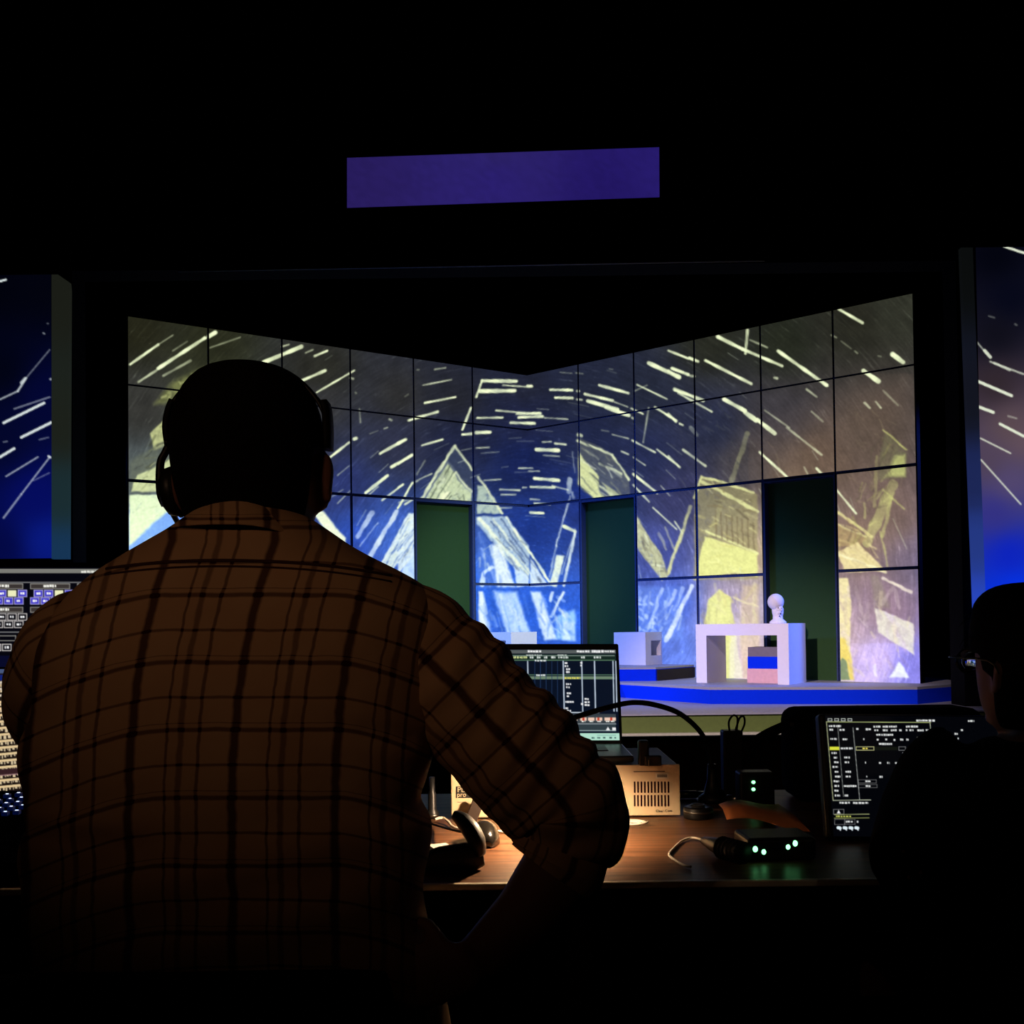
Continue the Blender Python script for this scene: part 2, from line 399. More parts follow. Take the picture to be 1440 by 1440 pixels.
MB().slab(ua + ud * .02 + un * .004 + Vector((0, 0, ZP + .004)), ud * .96, un * .012, (0, 0, .118)).build('dark_panel', mat('maroon_black', (.010, .005, .010), .9), pu)  # thin dark slab standing proud of the riser face

# ------------------------------------------------------------------ the projected picture
cv = Canvas(150, 395, 1320, 980)
cv.gradient([
 (190,460,(46,46,30)),(300,480,(52,54,36)),(200,570,(66,66,62)),(300,560,(80,84,56)),(450,520,(54,54,46)),(450,570,(62,62,64)),(560,560,(58,58,58)),
 (560,620,(58,62,88)),(640,560,(46,48,58)),(640,620,(40,46,78)),(740,545,(42,46,66)),(740,590,(38,44,82)),(740,650,(28,42,104)),(740,750,(28,58,150)),(690,820,(40,100,225)),(740,850,(42,98,225)),
 (820,870,(48,104,235)),(600,800,(60,100,210)),(820,560,(44,50,72)),(820,610,(40,48,86)),(820,700,(34,56,140)),(900,560,(46,52,72)),(900,640,(46,54,96)),(1000,480,(50,52,42)),(1000,600,(50,56,84)),(950,700,(60,62,104)),
 (1100,480,(46,50,38)),(1200,450,(50,50,40)),(1260,430,(62,64,52)),(1100,590,(76,72,78)),(1050,650,(86,80,82)),(1150,650,(116,96,82)),(1120,690,(140,118,98)),(1230,600,(98,86,78)),
 (1250,720,(122,102,100)),(1200,760,(140,116,104)),(1250,850,(152,126,160)),(1230,930,(196,176,232)),(1185,900,(205,178,196)),(1280,940,(130,125,220)),(1280,800,(120,108,140)),
 (950,850,(76,108,222)),(930,780,(74,84,160)),(900,900,(70,110,235)),(960,910,(100,130,235)),(1020,850,(160,145,170)),(1050,780,(176,156,128)),(1030,900,(205,190,190)),(1055,930,(205,180,200)),(480,680,(50,62,124)),(540,760,(66,104,200)),
 (440,640,(60,64,86)),(200,680,(96,104,98)),(200,760,(150,180,226)),(240,740,(110,150,230)),(500,760,(50,84,190)),(188,850,(60,100,220)),(400,850,(60,100,220))])
ang = np.arctan2(cv.Y - 830, (cv.X - 742) * 0.9); rad = np.hypot(cv.Y - 830, (cv.X - 742) * 0.9)
g = RNG.random((700, 160)); gi = np.clip(rad * 0.9, 0, 698); gj = np.clip((ang + math.pi) / (2 * math.pi) * 150, 0, 158)
i0 = gi.astype(int); j0 = gj.astype(int); fu = gi - i0; fv = gj - j0
arcs = (g[i0, j0] * (1 - fv) + g[i0, j0 + 1] * fv) * (1 - fu) + (g[i0 + 1, j0] * (1 - fv) + g[i0 + 1, j0 + 1] * fv) * fu
cv.a *= (0.92 + 0.16 * arcs)[..., None]
cv.a += (np.clip(arcs - 0.80, 0, 1) * 260 * vnoise(cv.X.shape, 22))[..., None] * np.array([0.8, 0.85, 0.75])
cv.a *= (0.93 + 0.14 * vnoise(cv.X.shape, 14))[..., None]
PALE = (222, 232, 188); ICE = (190, 212, 246); YEL = (206, 208, 136)
A_ = lambda p: (170 + p[0] * .29167, 400 + p[1] * .29167)
B_ = lambda p: (560 + p[0] * .27778, 500 + p[1] * .27778)
C_ = lambda p: (940 + p[0] * .34722, 400 + p[1] * .34722)
SC = {A_: .29167, B_: .27778, C_: .34722}
def LN(T, L, col=PALE, al=1.0):
    for q in L:
        x0, y0 = T(q[0:2]); x1, y1 = T(q[2:4]); a = al * (q[5] if len(q) > 5 else 1.0)
        cv.line(x0, y0, x1, y1, q[4] * SC[T] * 1.02, col, a, 1.2, True)
def PG(T, pts, col, al=1.0, grain=0.25, cell=5, soft=2.0): cv.poly([T(p) for p in pts], col, al, soft, grain, cell)
# lit architecture, left wall
PG(A_, [(160,580),(250,470),(400,400),(430,440),(300,560)], (150,156,92), .75, .6, 6, 8)
PG(A_, [(140,720),(250,600),(300,600),(300,760),(160,800)], (200,206,142), .95, .25, 8)
PG(A_, [(45,850),(130,800),(300,700),(300,800),(160,900),(45,980)], (120,128,110), .7, .5, 6, 6)
PG(A_, [(60,960),(80,920),(130,900),(300,800),(300,1000),(50,1000)], (206,216,160), .95, .2, 8)
PG(A_, [(40,1015),(330,1015),(330,1090),(230,1100),(150,1160),(80,1230),(40,1260)], (218,236,192), 1, .12, 9)
PG(A_, [(40,1260),(90,1215),(150,1150),(240,1090),(300,1150),(200,1240),(60,1320),(40,1320)], (120,165,232), .9, .4, 8, 4)
PG(A_, [(40,1290),(150,1215),(180,1240),(60,1330)], (206,226,240), .8, .4, 6)
PG(A_, [(915,1092),(975,1092),(1085,1225),(1083,1262),(1045,1255)], (220,230,200), 1, .15, 6)
PG(A_, [(1085,1262),(1110,1265),(1290,1380),(1340,1440),(1180,1400)], (200,220,240), .9, .3, 6)
PG(A_, [(1385,1105),(1420,1100),(1420,1240),(1290,1400),(1225,1395)], (204,220,214), .95, .3, 5)
PG(A_, [(1420,1250),(1420,1440),(1330,1440)], (190,215,245), .9, .3, 6)
LN(A_, [(1330,1095,1190,1330,22,.9),(1390,1115,1250,1360,10),(1140,1215,1210,1100,26,.7),(1150,1260,1240,1150,8,.5)], (206,220,226))
LN(A_, [(1400,1140,1270,1360,6,.8),(1418,1170,1300,1375,5,.7)], (70,100,170))
# pyramids and beams, both sides of the corner
PG(B_, [(95,785),(95,750),(285,455),(372,575),(372,790)], (120,134,150), .75, .3, 6)
PG(B_, [(285,470),(250,530),(372,690),(372,580)], (60,72,104), .9, .3, 6)
PG(B_, [(95,785),(250,545),(300,620),(372,700),(372,790)], (200,214,168), .9, .35, 4)
PG(B_, [(215,700),(255,690),(240,780),(200,780)], (236,242,200), .9, .2, 4)
LN(B_, [(95,760,285,458,16),(285,458,374,578,12),(180,775,290,590,9,.9),(290,590,372,690,12,.9)], PALE)
LN(B_, [(130,770,262,555,7,.8),(160,775,280,590,6,.6),(250,740,270,710,6,.8),(330,700,340,780,6,.7),(260,720,300,700,5,.7),(255,770,330,775,5,.7)], (86,98,86))
LN(B_, [(90,635,172,598,10,.8),(0,770,75,640,10,.9),(95,600,135,530,8,.5),(0,745,70,720,8,.6)])
PG(B_, [(0,905),(75,795),(78,1010),(0,1110)], (198,216,224), .95, .35, 4)
LN(B_, [(0,985,75,880,8,.7),(0,1040,78,930,6,.6)], (80,110,180))
PG(B_, [(400,655),(430,660),(530,800),(400,800)], (188,206,180), .85, .4, 4)
LN(B_, [(405,612,528,800,12)], PALE)
PG(B_, [(398,815),(545,815),(662,965),(662,1140),(590,1080),(398,850)], (176,198,206), .85, .4, 4)
LN(B_, [(545,820,765,1145,13),(410,826,655,1110,20,.9),(480,826,700,1150,9,.8)], (226,236,206))
LN(B_, [(470,840,640,1050,9,.8),(520,830,700,1090,7,.8)], (60,84,140))
PG(B_, [(465,960),(520,950),(592,1168),(500,1172)], (214,228,230), .95, .2, 6, 4)
PG(B_, [(400,860),(470,950),(500,1170),(400,1175)], (90,130,220), .6, .5, 8, 5)
PG(B_, [(590,1060),(660,1120),(660,1170),(600,1170)], (200,220,236), .9, .3, 6)
PG(B_, [(668,1030),(765,1165),(668,1170)], (200,218,228), .9, .25, 6)
LN(B_, [(425,1160,432,1100,22,.85),(432,1100,470,1072,20,.9),(470,1072,505,1075,16,.7)], (206,224,242))
PG(B_, [(800,1010),(842,1015),(800,1168),(765,1165)], (216,228,206), .95, .25, 5)
LN(B_, [(895,900,835,1165,14),(895,880,825,1110,6,.7),(870,710,800,965,9,.8),(800,960,765,1120,10,.6),(868,625,862,690,26,.7),(880,490,892,590,8,.5),(880,690,885,720,16,.6)], (206,220,214))
PG(B_, [(408,1195),(428,1195),(460,1440),(408,1440)], (220,234,246), .95, .2, 8)
PG(B_, [(480,1195),(600,1195),(680,1440),(560,1440)], (176,204,246), .9, .35, 8, 5)
PG(B_, [(670,1195),(720,1195),(800,1440),(740,1440)], (206,224,240), .9, .3, 6, 4)
LN(B_, [(835,1198,772,1320,14),(780,1198,770,1240,16,.8)], (214,228,232))
PG(B_, [(790,1320),(895,1290),(895,1440),(800,1440)], (150,196,250), .9, .5, 8, 5)
PG(B_, [(835,1350),(890,1350),(890,1440),(830,1440)], (206,228,250), .8, .3, 8, 4)
PG(B_, [(908,410),(1000,450),(1095,510),(1170,620),(1170,772),(1040,772),(908,660)], (110,116,118), .7, .4, 7)
PG(B_, [(912,490),(1012,610),(1015,690),(1115,772),(1040,772),(912,650)], (214,222,160), .97, .18, 8)
PG(B_, [(1030,640),(1160,740),(1165,772),(1100,772)], (190,198,150), .8, .4, 5)
LN(B_, [(908,430,1085,505,14),(1085,505,1168,625,12),(1018,545,1130,600,12,.8),(910,402,930,405,18,.8),(1020,660,1150,765,10,.8)], PALE)
PG(B_, [(1195,780),(1235,860),(1335,1010),(1365,1110),(1335,1142),(1200,960)], (186,188,142), .9, .35, 5)
LN(B_, [(1440,885,1358,1125,16),(1350,870,1400,985,10,.6),(1320,900,1360,980,14,.5)], (196,200,164))
PG(B_, [(1200,1170),(1440,1170),(1440,1440),(1200,1440)], (110,146,236), .5, .6, 7, 6)
LN(B_, [(1440,1265,1355,1440,22,.9),(1335,1180,1270,1380,16,.6),(1440,1180,1400,1290,20,.5)], (206,222,250))
for _ in range(26): 
    x, y = random.uniform(1205, 1300), random.uniform(1180, 1400); LN(B_, [(x, y, x + 6, y + 5, random.uniform(8, 18), .5)], ICE)
# far end of the two-door wall
PG(C_, [(340,640),(800,440),(960,380),(975,640),(985,1440),(690,1440),(680,820),(380,850),(340,760)], (138,112,92), .35, .3, 26, 60)
LN(C_, [(320,605,255,800,22,.45),(210,900,110,1190,24,.55),(90,900,0,1175,14,.8)], (196,198,140))
PG(C_, [(106,880),(135,775),(340,838),(362,850),(362,1195),(106,1195)], (158,150,104), .75, .35, 6, 3)
PG(C_, [(150,1020),(362,1092),(362,1185),(270,1168),(115,1192),(130,1080)], (214,216,138), .97, .15, 9)
LN(C_, [(105,865,136,778,10),(136,778,345,842,12),(140,800,362,920,15,.9),(155,1000,362,1092,10)], (214,216,150))
LN(C_, [(x, 930 + (x - 230) * .3, x + 2, 1035 + (x - 230) * .35, 7, .6) for x in range(190, 360, 22)], (120, 104, 78))
PG(C_, [(145,1375),(160,1275),(205,1235),(250,1265),(268,1375),(268,1600),(140,1600)], (216,218,140), .95, .15, 9)
PG(C_, [(290,1380),(300,1220),(365,1220),(370,1440),(365,1600),(300,1600)], (210,186,140), .5, .3, 9, 5)
LN(C_, [(262,1268,360,1305,9,.7),(350,1215,345,1370,16,.4)], (226,216,170))
LN(C_, [(0,1425,96,1222,18,.9),(30,1240,0,1300,14,.6)], (206,218,246))
PG(C_, [(875,598),(965,680),(962,782),(848,790),(860,680)], (136,136,96), .55, .5, 6, 4)
PG(C_, [(920,695),(960,685),(960,778),(880,778)], (188,192,120), .9, .3, 6, 4)
LN(C_, [(870,590,965,668,9),(910,812,805,1045,46,.6),(905,860,868,1020,16,.6),(870,830,955,912,8,.7),(860,1000,886,1140,9,.6),(845,700,835,900,14,.4)], (190,190,118))
LN(C_, [(680,920,825,1022,13,.9),(676,968,800,1024,9,.7)], (214,208,140))
PG(C_, [(680,970),(800,1030),(770,1060),(680,1060)], (176,152,104), .7, .4, 6)
PG(C_, [(678,1085),(765,1045),(885,1162),(715,1165)], (220,206,150), .9, .25, 6)
LN(C_, [(680,1092,880,1165,11)], (230,222,176))
PG(C_, [(688,1192),(728,1192),(742,1300),(735,1440),(748,1600),(688,1600)], (228,216,160), .9, .3, 8)
LN(C_, [(868,1190,985,1246,14,.9)], (226,216,196))
PG(C_, [(832,1310),(992,1372),(996,1500),(850,1410)], (220,216,198), .85, .25, 10)
PG(C_, [(820,1180),(850,1180),(900,1310),(830,1310)], (150,140,120), .5, .4, 8, 5)
c5 = lambda p: (940 + p[0] * .30556, 820 + p[1] * .30556)
cv.poly([c5(p) for p in [(1060,360),(1108,432),(1018,434)]], (226,232,236), .9, 2)
cv.poly([c5(p) for p in [(780,255),(815,250),(850,380),(858,446),(770,446)]], (220,196,90), .8, 3, .2)
cv.poly([c5(p) for p in [(780,446),(782,370),(800,342),(820,360),(835,446)]], (120,140,110), .9, 2)
cv.poly([c5(p) for p in [(940,380),(955,372),(958,430),(944,430)]], (230,226,240), .7, 2)
cv.poly([c5(p) for p in [(285,240),(310,240),(345,440),(280,440)]], (226,222,196), .8, 3)
# fine engraved detail inside the lit architecture
def inside(p, pts):
    c = False; n = len(pts)
    for i in range(n):
        (xa, ya), (xb, yb) = pts[i], pts[(i + 1) % n]
        if (ya > p[1]) != (yb > p[1]) and p[0] < (xb - xa) * (p[1] - ya) / (yb - ya) + xa: c = not c
    return c
def hatch(T, pts, ang, n, cols, al=.6, ln=(18, 70), lw=(3, 8), jit=.12):
    xs = [p[0] for p in pts]; ys = [p[1] for p in pts]; k = 0
    for _ in range(n * 8):
        if k >= n: break
        p = (random.uniform(min(xs), max(xs)), random.uniform(min(ys), max(ys)))
        if not inside(p, pts): continue
        a = ang + random.gauss(0, jit); l = random.uniform(*ln); q = (p[0] + l * math.cos(a), p[1] + l * math.sin(a))
        if not inside(q, pts): continue
        LN(T, [(p[0], p[1], q[0], q[1], random.uniform(*lw), random.uniform(.3, 1) * al)], random.choice(cols)); k += 1
DK, LT = (70, 86, 120), (232, 240, 208)
hatch(B_, [(95,785),(250,545),(372,700),(372,790)], -1.02, 34, [(96,108,96), LT, (120,130,110)], .7)
hatch(B_, [(95,785),(250,545),(372,700),(372,790)], .9, 16, [(96,108,96), LT], .6, (10, 40))
hatch(B_, [(398,815),(545,815),(662,965),(662,1140),(590,1080),(398,850)], .95, 46, [DK, LT, (120,150,190)], .75, (30, 110))
hatch(B_, [(668,1000),(765,1165),(668,1170)], 1.0, 14, [DK, LT], .6)
hatch(B_, [(400,860),(600,1020),(660,1170),(400,1175)], 1.25, 34, [(60,104,214), LT, ICE], .55, (30, 90), (5, 14))
hatch(B_, [(400,1195),(660,1195),(690,1440),(400,1440)], 1.3, 40, [(50,100,226), LT, ICE, (90,140,236)], .55, (40, 130), (6, 18))
hatch(B_, [(672,1195),(895,1195),(895,1440),(690,1440)], 1.2, 40, [(44,92,224), LT, ICE, (80,130,236)], .5, (30, 110), (6, 20), .35)
hatch(B_, [(908,420),(1095,510),(1170,620),(1170,772),(1040,772),(908,660)], .75, 50, [(80,88,96), (160,166,136), LT, (60,68,90)], .55, (20, 90), (4, 12))
hatch(B_, [(1195,780),(1335,1010),(1365,1110),(1335,1142),(1200,960)], 1.0, 34, [(96,92,90), LT, (140,136,110)], .6, (15, 60), (4, 12), .5)
hatch(B_, [(1200,1170),(1440,1170),(1440,1440),(1200,1440)], 1.95, 50, [(70,104,224), ICE, (140,170,240), LT], .45, (20, 90), (5, 16), .3)
hatch(B_, [(0,905),(75,795),(78,1010),(0,1110)], -.95, 18, [DK, LT], .6, (10, 50))
hatch(A_, [(1385,1105),(1420,1100),(1420,1240),(1290,1400),(1225,1395)], -1.0, 30, [(86,116,176), LT], .6, (20, 80))
hatch(A_, [(40,1015),(330,1015),(330,1090),(150,1160),(40,1260)], -.6, 14, [(176,190,150), (236,246,210), (150,170,170)], .5, (20, 70), (3, 8), .5)
hatch(A_, [(45,800),(300,600),(300,1000),(45,1000)], -.6, 40, [(80,84,60), (206,212,150), (130,136,100), (60,62,58)], .6, (15, 60), (4, 12), .4)
hatch(A_, [(160,580),(250,470),(400,400),(430,440),(300,560)], -.5, 24, [(206,212,140), (90,94,60)], .6, (8, 30), (6, 14), .7)
hatch(C_, [(106,880),(135,775),(362,850),(362,1100),(106,1060)], .42, 46, [(104,92,70), (216,214,150), (130,116,84), (190,184,120)], .6, (12, 60), (4, 10), .3)
hatch(C_, [(150,1020),(362,1092),(362,1185),(115,1192)], .3, 18, [(190,186,110), (230,232,160)], .5, (15, 50), (4, 10), .4)
hatch(C_, [(110,1210),(365,1210),(368,1500),(110,1500)], 1.3, 40, [(206,196,130), (150,138,120), (226,222,160), (176,160,140)], .45, (20, 80), (5, 16), .35)
hatch(C_, [(840,600),(965,680),(962,800),(800,1060),(700,1060)], 2.0, 50, [(200,200,124), (104,94,76), (160,154,96)], .5, (15, 70), (4, 12), .35)
hatch(C_, [(676,920),(825,1022),(885,1162),(680,1160)], .6, 44, [(226,214,150), (150,124,90), (196,180,120)], .55, (12, 60), (4, 11), .35)
hatch(C_, [(690,1195),(990,1240),(990,1600),(690,1600)], 1.35, 60, [(222,206,200), (150,126,150), (200,180,220), (230,216,170)], .35, (20, 90), (6, 20), .4)
hatch(C_, [(380,640),(660,560),(960,420),(965,900),(690,900),(660,810),(390,840)], .85, 80, [(150,128,104), (96,82,72), (176,160,120)], .3, (15, 70), (3, 9), .4)
hatch(C_, [(0,440),(340,440),(340,830),(0,830)], .75, 70, [(90,94,110), (34,40,62), (120,124,120)], .3, (10, 50), (3, 9), .4)
# optical wobble of the projected picture
dxw = (vnoise(cv.X.shape, 5) - .5) * 1.2 + (vnoise(cv.X.shape, 14) - .5) * 2.0; dyw = (vnoise(cv.X.shape, 5) - .5) * 1.2 + (vnoise(cv.X.shape, 14) - .5) * 2.0
cv.a = cv.sample((cv.X + dxw).ravel(), (cv.Y + dyw).ravel()).reshape(cv.a.shape)
cv.a *= np.interp(cv.Y, [395, 640, 740, 980], [.86, .88, 1.0, 1.0])[..., None]
# star trails
LN(A_, [(45,385,180,290,14),(180,290,250,245,7,.6),(85,470,170,415,13,.7),(180,405,405,258,18),(425,250,455,232,22),(205,440,335,368,13,.55),(250,320,320,275,8,.4),(430,305,575,255,8,.5),(690,375,870,300,21),
 (775,300,810,290,8,.7),(890,330,925,315,8,.7),(935,345,995,320,12),(870,465,985,415,15),(945,520,1125,415,10),(1105,450,1120,455,10,.7),(1000,840,1100,762,13),(1125,745,1135,742,15),(1250,815,1370,748,15),(1305,880,1400,825,15),
 (1180,1005,1285,922,17),(1190,1020,1240,975,8,.7),(1260,1040,1360,965,10,.9),(1335,1080,1405,955,9,.9),(1370,1060,1410,1035,10,.8),(1045,920,1100,875,7,.5),(1150,600,1155,665,9,.45),(1295,650,1305,655,11,.7),(1270,695,1285,690,8,.6),
 (1390,655,1440,638,12),(1045,1055,1105,995,8,.5),(990,1040,1070,990,7,.4),(1130,520,1135,525,8,.4),(1370,540,1385,530,8,.3),(1200,720,1240,705,6,.3)])
LN(B_, [(185,70,240,62,9,.7),(95,72,105,72,8,.4),(125,150,270,122,8,.8),(135,240,290,210,11),(85,318,200,285,15),(50,328,65,325,10,.7),(120,455,225,425,11),(0,445,38,425,19),(0,548,70,503,15),(0,668,25,652,11),(425,128,598,130,19),
 (395,210,425,125,11),(530,150,645,158,8,.9),(655,155,675,155,18),(415,180,590,178,21),(325,375,368,265,13),(495,278,640,290,9,.9),(600,295,720,292,14),(610,313,730,308,15),(400,316,528,314,11,.9),(570,340,690,343,15),
 (740,315,858,322,8,.7),(325,400,372,396,15),(395,390,465,388,18),(770,173,880,175,14),(905,180,915,180,12,.7),(795,213,882,215,15),(905,222,930,224,12,.7),(820,85,880,90,6,.5),(900,88,935,92,7,.5),(1018,150,1165,190,16),
 (945,195,1085,228,15),(960,230,1110,272,20),(1050,262,1168,303,20),(1095,235,1162,260,8,.7),(1180,268,1238,295,11,.9),(1185,315,1190,318,12,.7),(1210,148,1360,220,10,.9),(1195,180,1260,150,7,.5),(1268,38,1420,108,22),
 (1385,65,1440,85,15),(1400,175,1440,190,11),(1300,262,1408,330,13),(1425,345,1440,352,10),(1268,265,1240,440,10,.55),(1185,430,1300,490,11,.8),(1085,400,1165,420,8,.7),(700,476,810,480,21),(730,438,775,436,8,.8),
 (795,445,848,450,11),(735,505,815,510,8,.6),(395,468,460,465,8,.7),(420,494,510,488,6,.4),(320,480,370,470,6,.4),(610,570,680,570,9,.8),(660,585,715,585,7,.7),(690,622,812,632,18),(670,665,790,668,13,.9),(780,660,860,680,9,.7),
 (435,632,520,627,8,.7),(515,678,615,682,10,.8),(520,704,595,704,8,.7),(670,727,715,730,9,.7),(690,748,768,752,11,.9),(670,795,735,798,14),(515,772,575,770,8,.6),(630,668,650,668,8,.8),(1190,600,1310,695,14),(1190,655,1270,740,11,.8),
 (1310,475,1420,560,10,.9),(1130,485,1165,500,9,.7),(1190,515,1250,555,8,.7),(1330,660,1375,710,7,.5),(1290,770,1410,880,9,.8),(1400,840,1440,900,9,.7),(840,865,895,890,18),(1070,68,1085,70,8,.4),(1030,378,1065,384,8,.4)])
LN(C_, [(200,212,300,262,15),(320,185,312,280,12,.8),(300,262,460,330,13),(330,225,400,255,8,.6),(445,270,640,408,15),(0,268,80,300,10),(85,298,120,312,13),(150,308,335,402,13),(15,340,80,365,14),(0,350,45,378,12),(90,370,105,372,12,.7),
 (25,425,140,470,15),(40,440,175,515,10,.8),(225,465,310,512,18),(310,518,355,550,20),(360,548,430,603,18),(0,525,30,555,11),(430,378,440,380,11,.7),(390,510,490,580,8,.5),(480,580,620,690,10,.55),(690,100,785,155,13),(660,205,680,215,8,.5),
 (755,270,765,278,8,.5),(790,350,850,392,20),(908,283,950,315,22),(560,425,600,455,10,.6),(795,480,815,500,11,.7),(840,475,860,500,8,.6),(370,680,525,820,11),(600,745,655,805,11,.9),(675,825,760,928,9,.9),(60,670,150,735,11,.7),
 (0,695,45,740,9,.8),(90,580,115,610,18,.35),(580,515,625,555,9,.45),(910,950,965,1070,6,.3),(870,430,930,490,9,.35),(700,230,740,260,7,.3),(850,290,860,292,7,.4),(540,790,580,810,12,.7),(550,740,575,790,8,.4)])
for _ in range(70):                                  # the trails go on where the people hide the wall
    x, y = random.uniform(230, 560), random.uniform(560, 900)
    if 470 < x and y < 760: continue
    r = math.hypot((x - 742) / 1.15, y - 830); l = random.uniform(8, 34); tx, ty = (830 - y), (x - 742) / 1.15
    if 262 < x < 440 and 520 < y < 700 or y > 800 - (560 - x) * .1 and x > 180:
        k_ = l / max(1, math.hypot(tx, ty)); cv.line(x, y, x + tx * k_, y + ty * k_, random.uniform(1.5, 4), (216, 226, 190), random.uniform(.4, 1), 1.0, True)
for _ in range(60):
    a = random.uniform(math.pi * 1.02, math.pi * 1.98); r = random.uniform(70, 420); da = random.uniform(8, 26) / r
    x0, y0 = 742 + r * 1.15 * math.cos(a), 830 + r * math.sin(a); x1, y1 = 742 + r * 1.15 * math.cos(a + da), 830 + r * math.sin(a + da)
    cv.line(x0, y0, x1, y1, random.uniform(1, 2), (200, 212, 186), random.uniform(.12, .4), 1.0)

lum = (cv.a @ np.array([.3, .55, .15]))[..., None]
cv.a *= np.interp(lum, [0, 45, 110, 170, 235], [.86, .90, 1.0, 1.13, 1.12])
cv.a *= (0.95 + 0.10 * vnoise(cv.X.shape, 2.2))[..., None]

# ------------------------------------------------------------------ set walls made of panels
ROWS = [ZP, CAMZ + 0.54, CAMZ + 1.585, CAMZ + 2.60, ZT]
def set_wall(name, foot, outer, doors, label):
    d = outer - foot; L = d.length; e = d.normalized(); up = Vector((0, 0, 1))
    n = e.cross(up)
    if n.y > 0: n = -n
    root = empty(name, (foot + outer) / 2, label, 'stage wall', None, 'structure')
    depth = 0.10
    bk = MB(); 
    cells = []
    for c in range(6):
        zb0 = ROWS[2] - ZP - .03 if c in doors else 0.0
        bk.slab(foot + e * (L * c / 6) - n * .011 + up * zb0, e * (L / 6), -n * 0.05, up * (ZT - ZP - .004 - zb0))
    bk.build('backing_frame', M_SEAM, root)
    for c in range(6):
        s0, s1 = L * c / 6, L * (c + 1) / 6
        for r in range(4):
            z0, z1 = ROWS[r], ROWS[r + 1]
            if c in doors and r < 2: continue
            g = .017 if r < 2 else .011
            a0, a1 = s0 + (g if c else 0.0), s1 - (g if c < 5 else 0)
            b0, b1 = z0 + ((.017 if r < 3 else .010) if r else 0.0), z1 - ((.017 if r < 2 else .010) if r < 3 else 0)
            o = foot + e * a0; o.z = b1
            wpx = abs(proj(foot + e * a1)[0] - proj(foot + e * a0)[0]); hpx = abs(proj(o)[1] - proj(o - up * (b1 - b0))[1])
            picture_panel('projection_panel', o, e * (a1 - a0), -up * (b1 - b0), n, 0.008, max(8, int(wpx / 1.35)), max(8, int(hpx / 1.35)), cv, M_PROJ, root)
        if c in doors:
            zd = ROWS[2] - 0.03
            dr = MB().slab(foot + e * (s0 + .02) - n * (depth + .02), e * (s1 - s0 - .04), n * 0.03, up * (zd - ZP)).build('door', M_GREEN, root)
            fr = MB()
            fr.slab(foot + e * (s0 + .005) - n * depth, e * 0.018, n * (depth + .004), up * (zd - ZP + .03))
            fr.slab(foot + e * (s1 - .023) - n * depth, e * 0.018, n * (depth + .004), up * (zd - ZP + .03))
            fr.slab(foot + e * (s0 + .023) - n * depth + up * (zd - ZP), e * (s1 - s0 - .046), n * (depth + .004), up * 0.02)
            fr.build('door_frame', M_SEAM, root)
    MB().slab(foot + e * (L + .001) + n * .002, e * .015, -n * .10, up * (ZT - ZP)).build('end_blackout', M_DRAPE, root)  # black slab added so the wall end does not catch the side light
    return root
set_wall('set_wall', WC, WR, (1, 4), 'tall panelled stage wall with two green doorways under projected star trails')
set_wall('set_wall', WC, WL, (1,), 'tall panelled stage wall with one green doorway under projected star trails')

# ------------------------------------------------------------------ proscenium side screens and surtitle screen
cl = Canvas(-110, 330, 110, 800)
cl.gradient([(0,400,(2,3,14)),(60,400,(3,4,16)),(0,520,(2,4,22)),(60,560,(4,8,60)),(0,620,(4,8,50)),(50,700,(6,14,110)),(65,760,(10,30,150)),(0,770,(4,10,80)),(-60,600,(4,6,40)),(-60,760,(3,8,60))], 2.8); cl.a *= .85
D_ = lambda p: (p[0] / 3.0, 340 + p[1] / 3.0)
for q in [(0,166,25,160,9,1),(15,764,186,680,11,1),(90,825,215,763,11,1),(0,908,60,872,11,1),(60,705,210,655,7,.5),(0,665,75,630,7,.7),(75,630,110,575,9,.8),(110,575,210,455,5,.5),(90,595,105,578,12,.8),(25,990,160,908,6,.7),(15,1165,90,1065,8,.6),(90,1065,210,908,6,.7),(140,1008,208,975,5,.4),(205,905,212,910,10,.9),(183,385,187,388,8,.5),(200,345,203,345,6,.4),(165,835,205,825,6,.4),(213,580,217,580,9,.7),(15,845,30,842,7,.4)]:
    cl.line(*D_(q[0:2]), *D_(q[2:4]), q[4] / 3.0, (214, 224, 222), q[5])
for _ in range(18):
    x, y = random.uniform(-100, -10), random.uniform(400, 720); l = random.uniform(8, 40); cl.line(x, y, x - l, y + l * random.uniform(.35, .7), random.uniform(1.5, 4), (214, 224, 222), random.uniform(.4, 1))
stripL = [(85,400,(26,28,22)),(85,600,(28,32,26)),(85,700,(26,44,48)),(85,780,(22,52,84))]  # projector spill on the frame, put in as glow colours
def edge_strip(name, pts_in, canvas, parent, material=M_PROJ):
    """rounded upright frame strip, subdivided down its length, with the projector spill painted on as glow"""
    bm = bmesh.new(); rows = []
    for (a, b) in pts_in: rows.append((bm.verts.new(a), bm.verts.new(b)))
    for r0, r1 in zip(rows, rows[1:]): bm.faces.new((r0[0], r0[1], r1[1], r1[0]))
    ex = bmesh.ops.extrude_face_region(bm, geom=list(bm.faces))
    bmesh.ops.translate(bm, verts=[v for v in ex['geom'] if isinstance(v, bmesh.types.BMVert)], vec=(0, 0.06, 0))
    bmesh.ops.recalc_face_normals(bm, faces=bm.faces)
    me = bpy.data.meshes.new(name); bm.to_mesh(me); bm.free()
    V = np.array([v.co for v in me.vertices]); px, py = proj_np(V)
    c = lin(np.clip(canvas.sample(px, py), 0, 255))
    at = me.attributes.new('picture', 'FLOAT_COLOR', 'POINT'); cc = np.ones((len(V), 4)); cc[:, :3] = c
    at.data.foreach_set('color', cc.ravel())
    me.transform(local(parent)); me.materials.append(material)
    return link(bpy.data.objects.new(name, me), parent)
ys = YP - 0.07
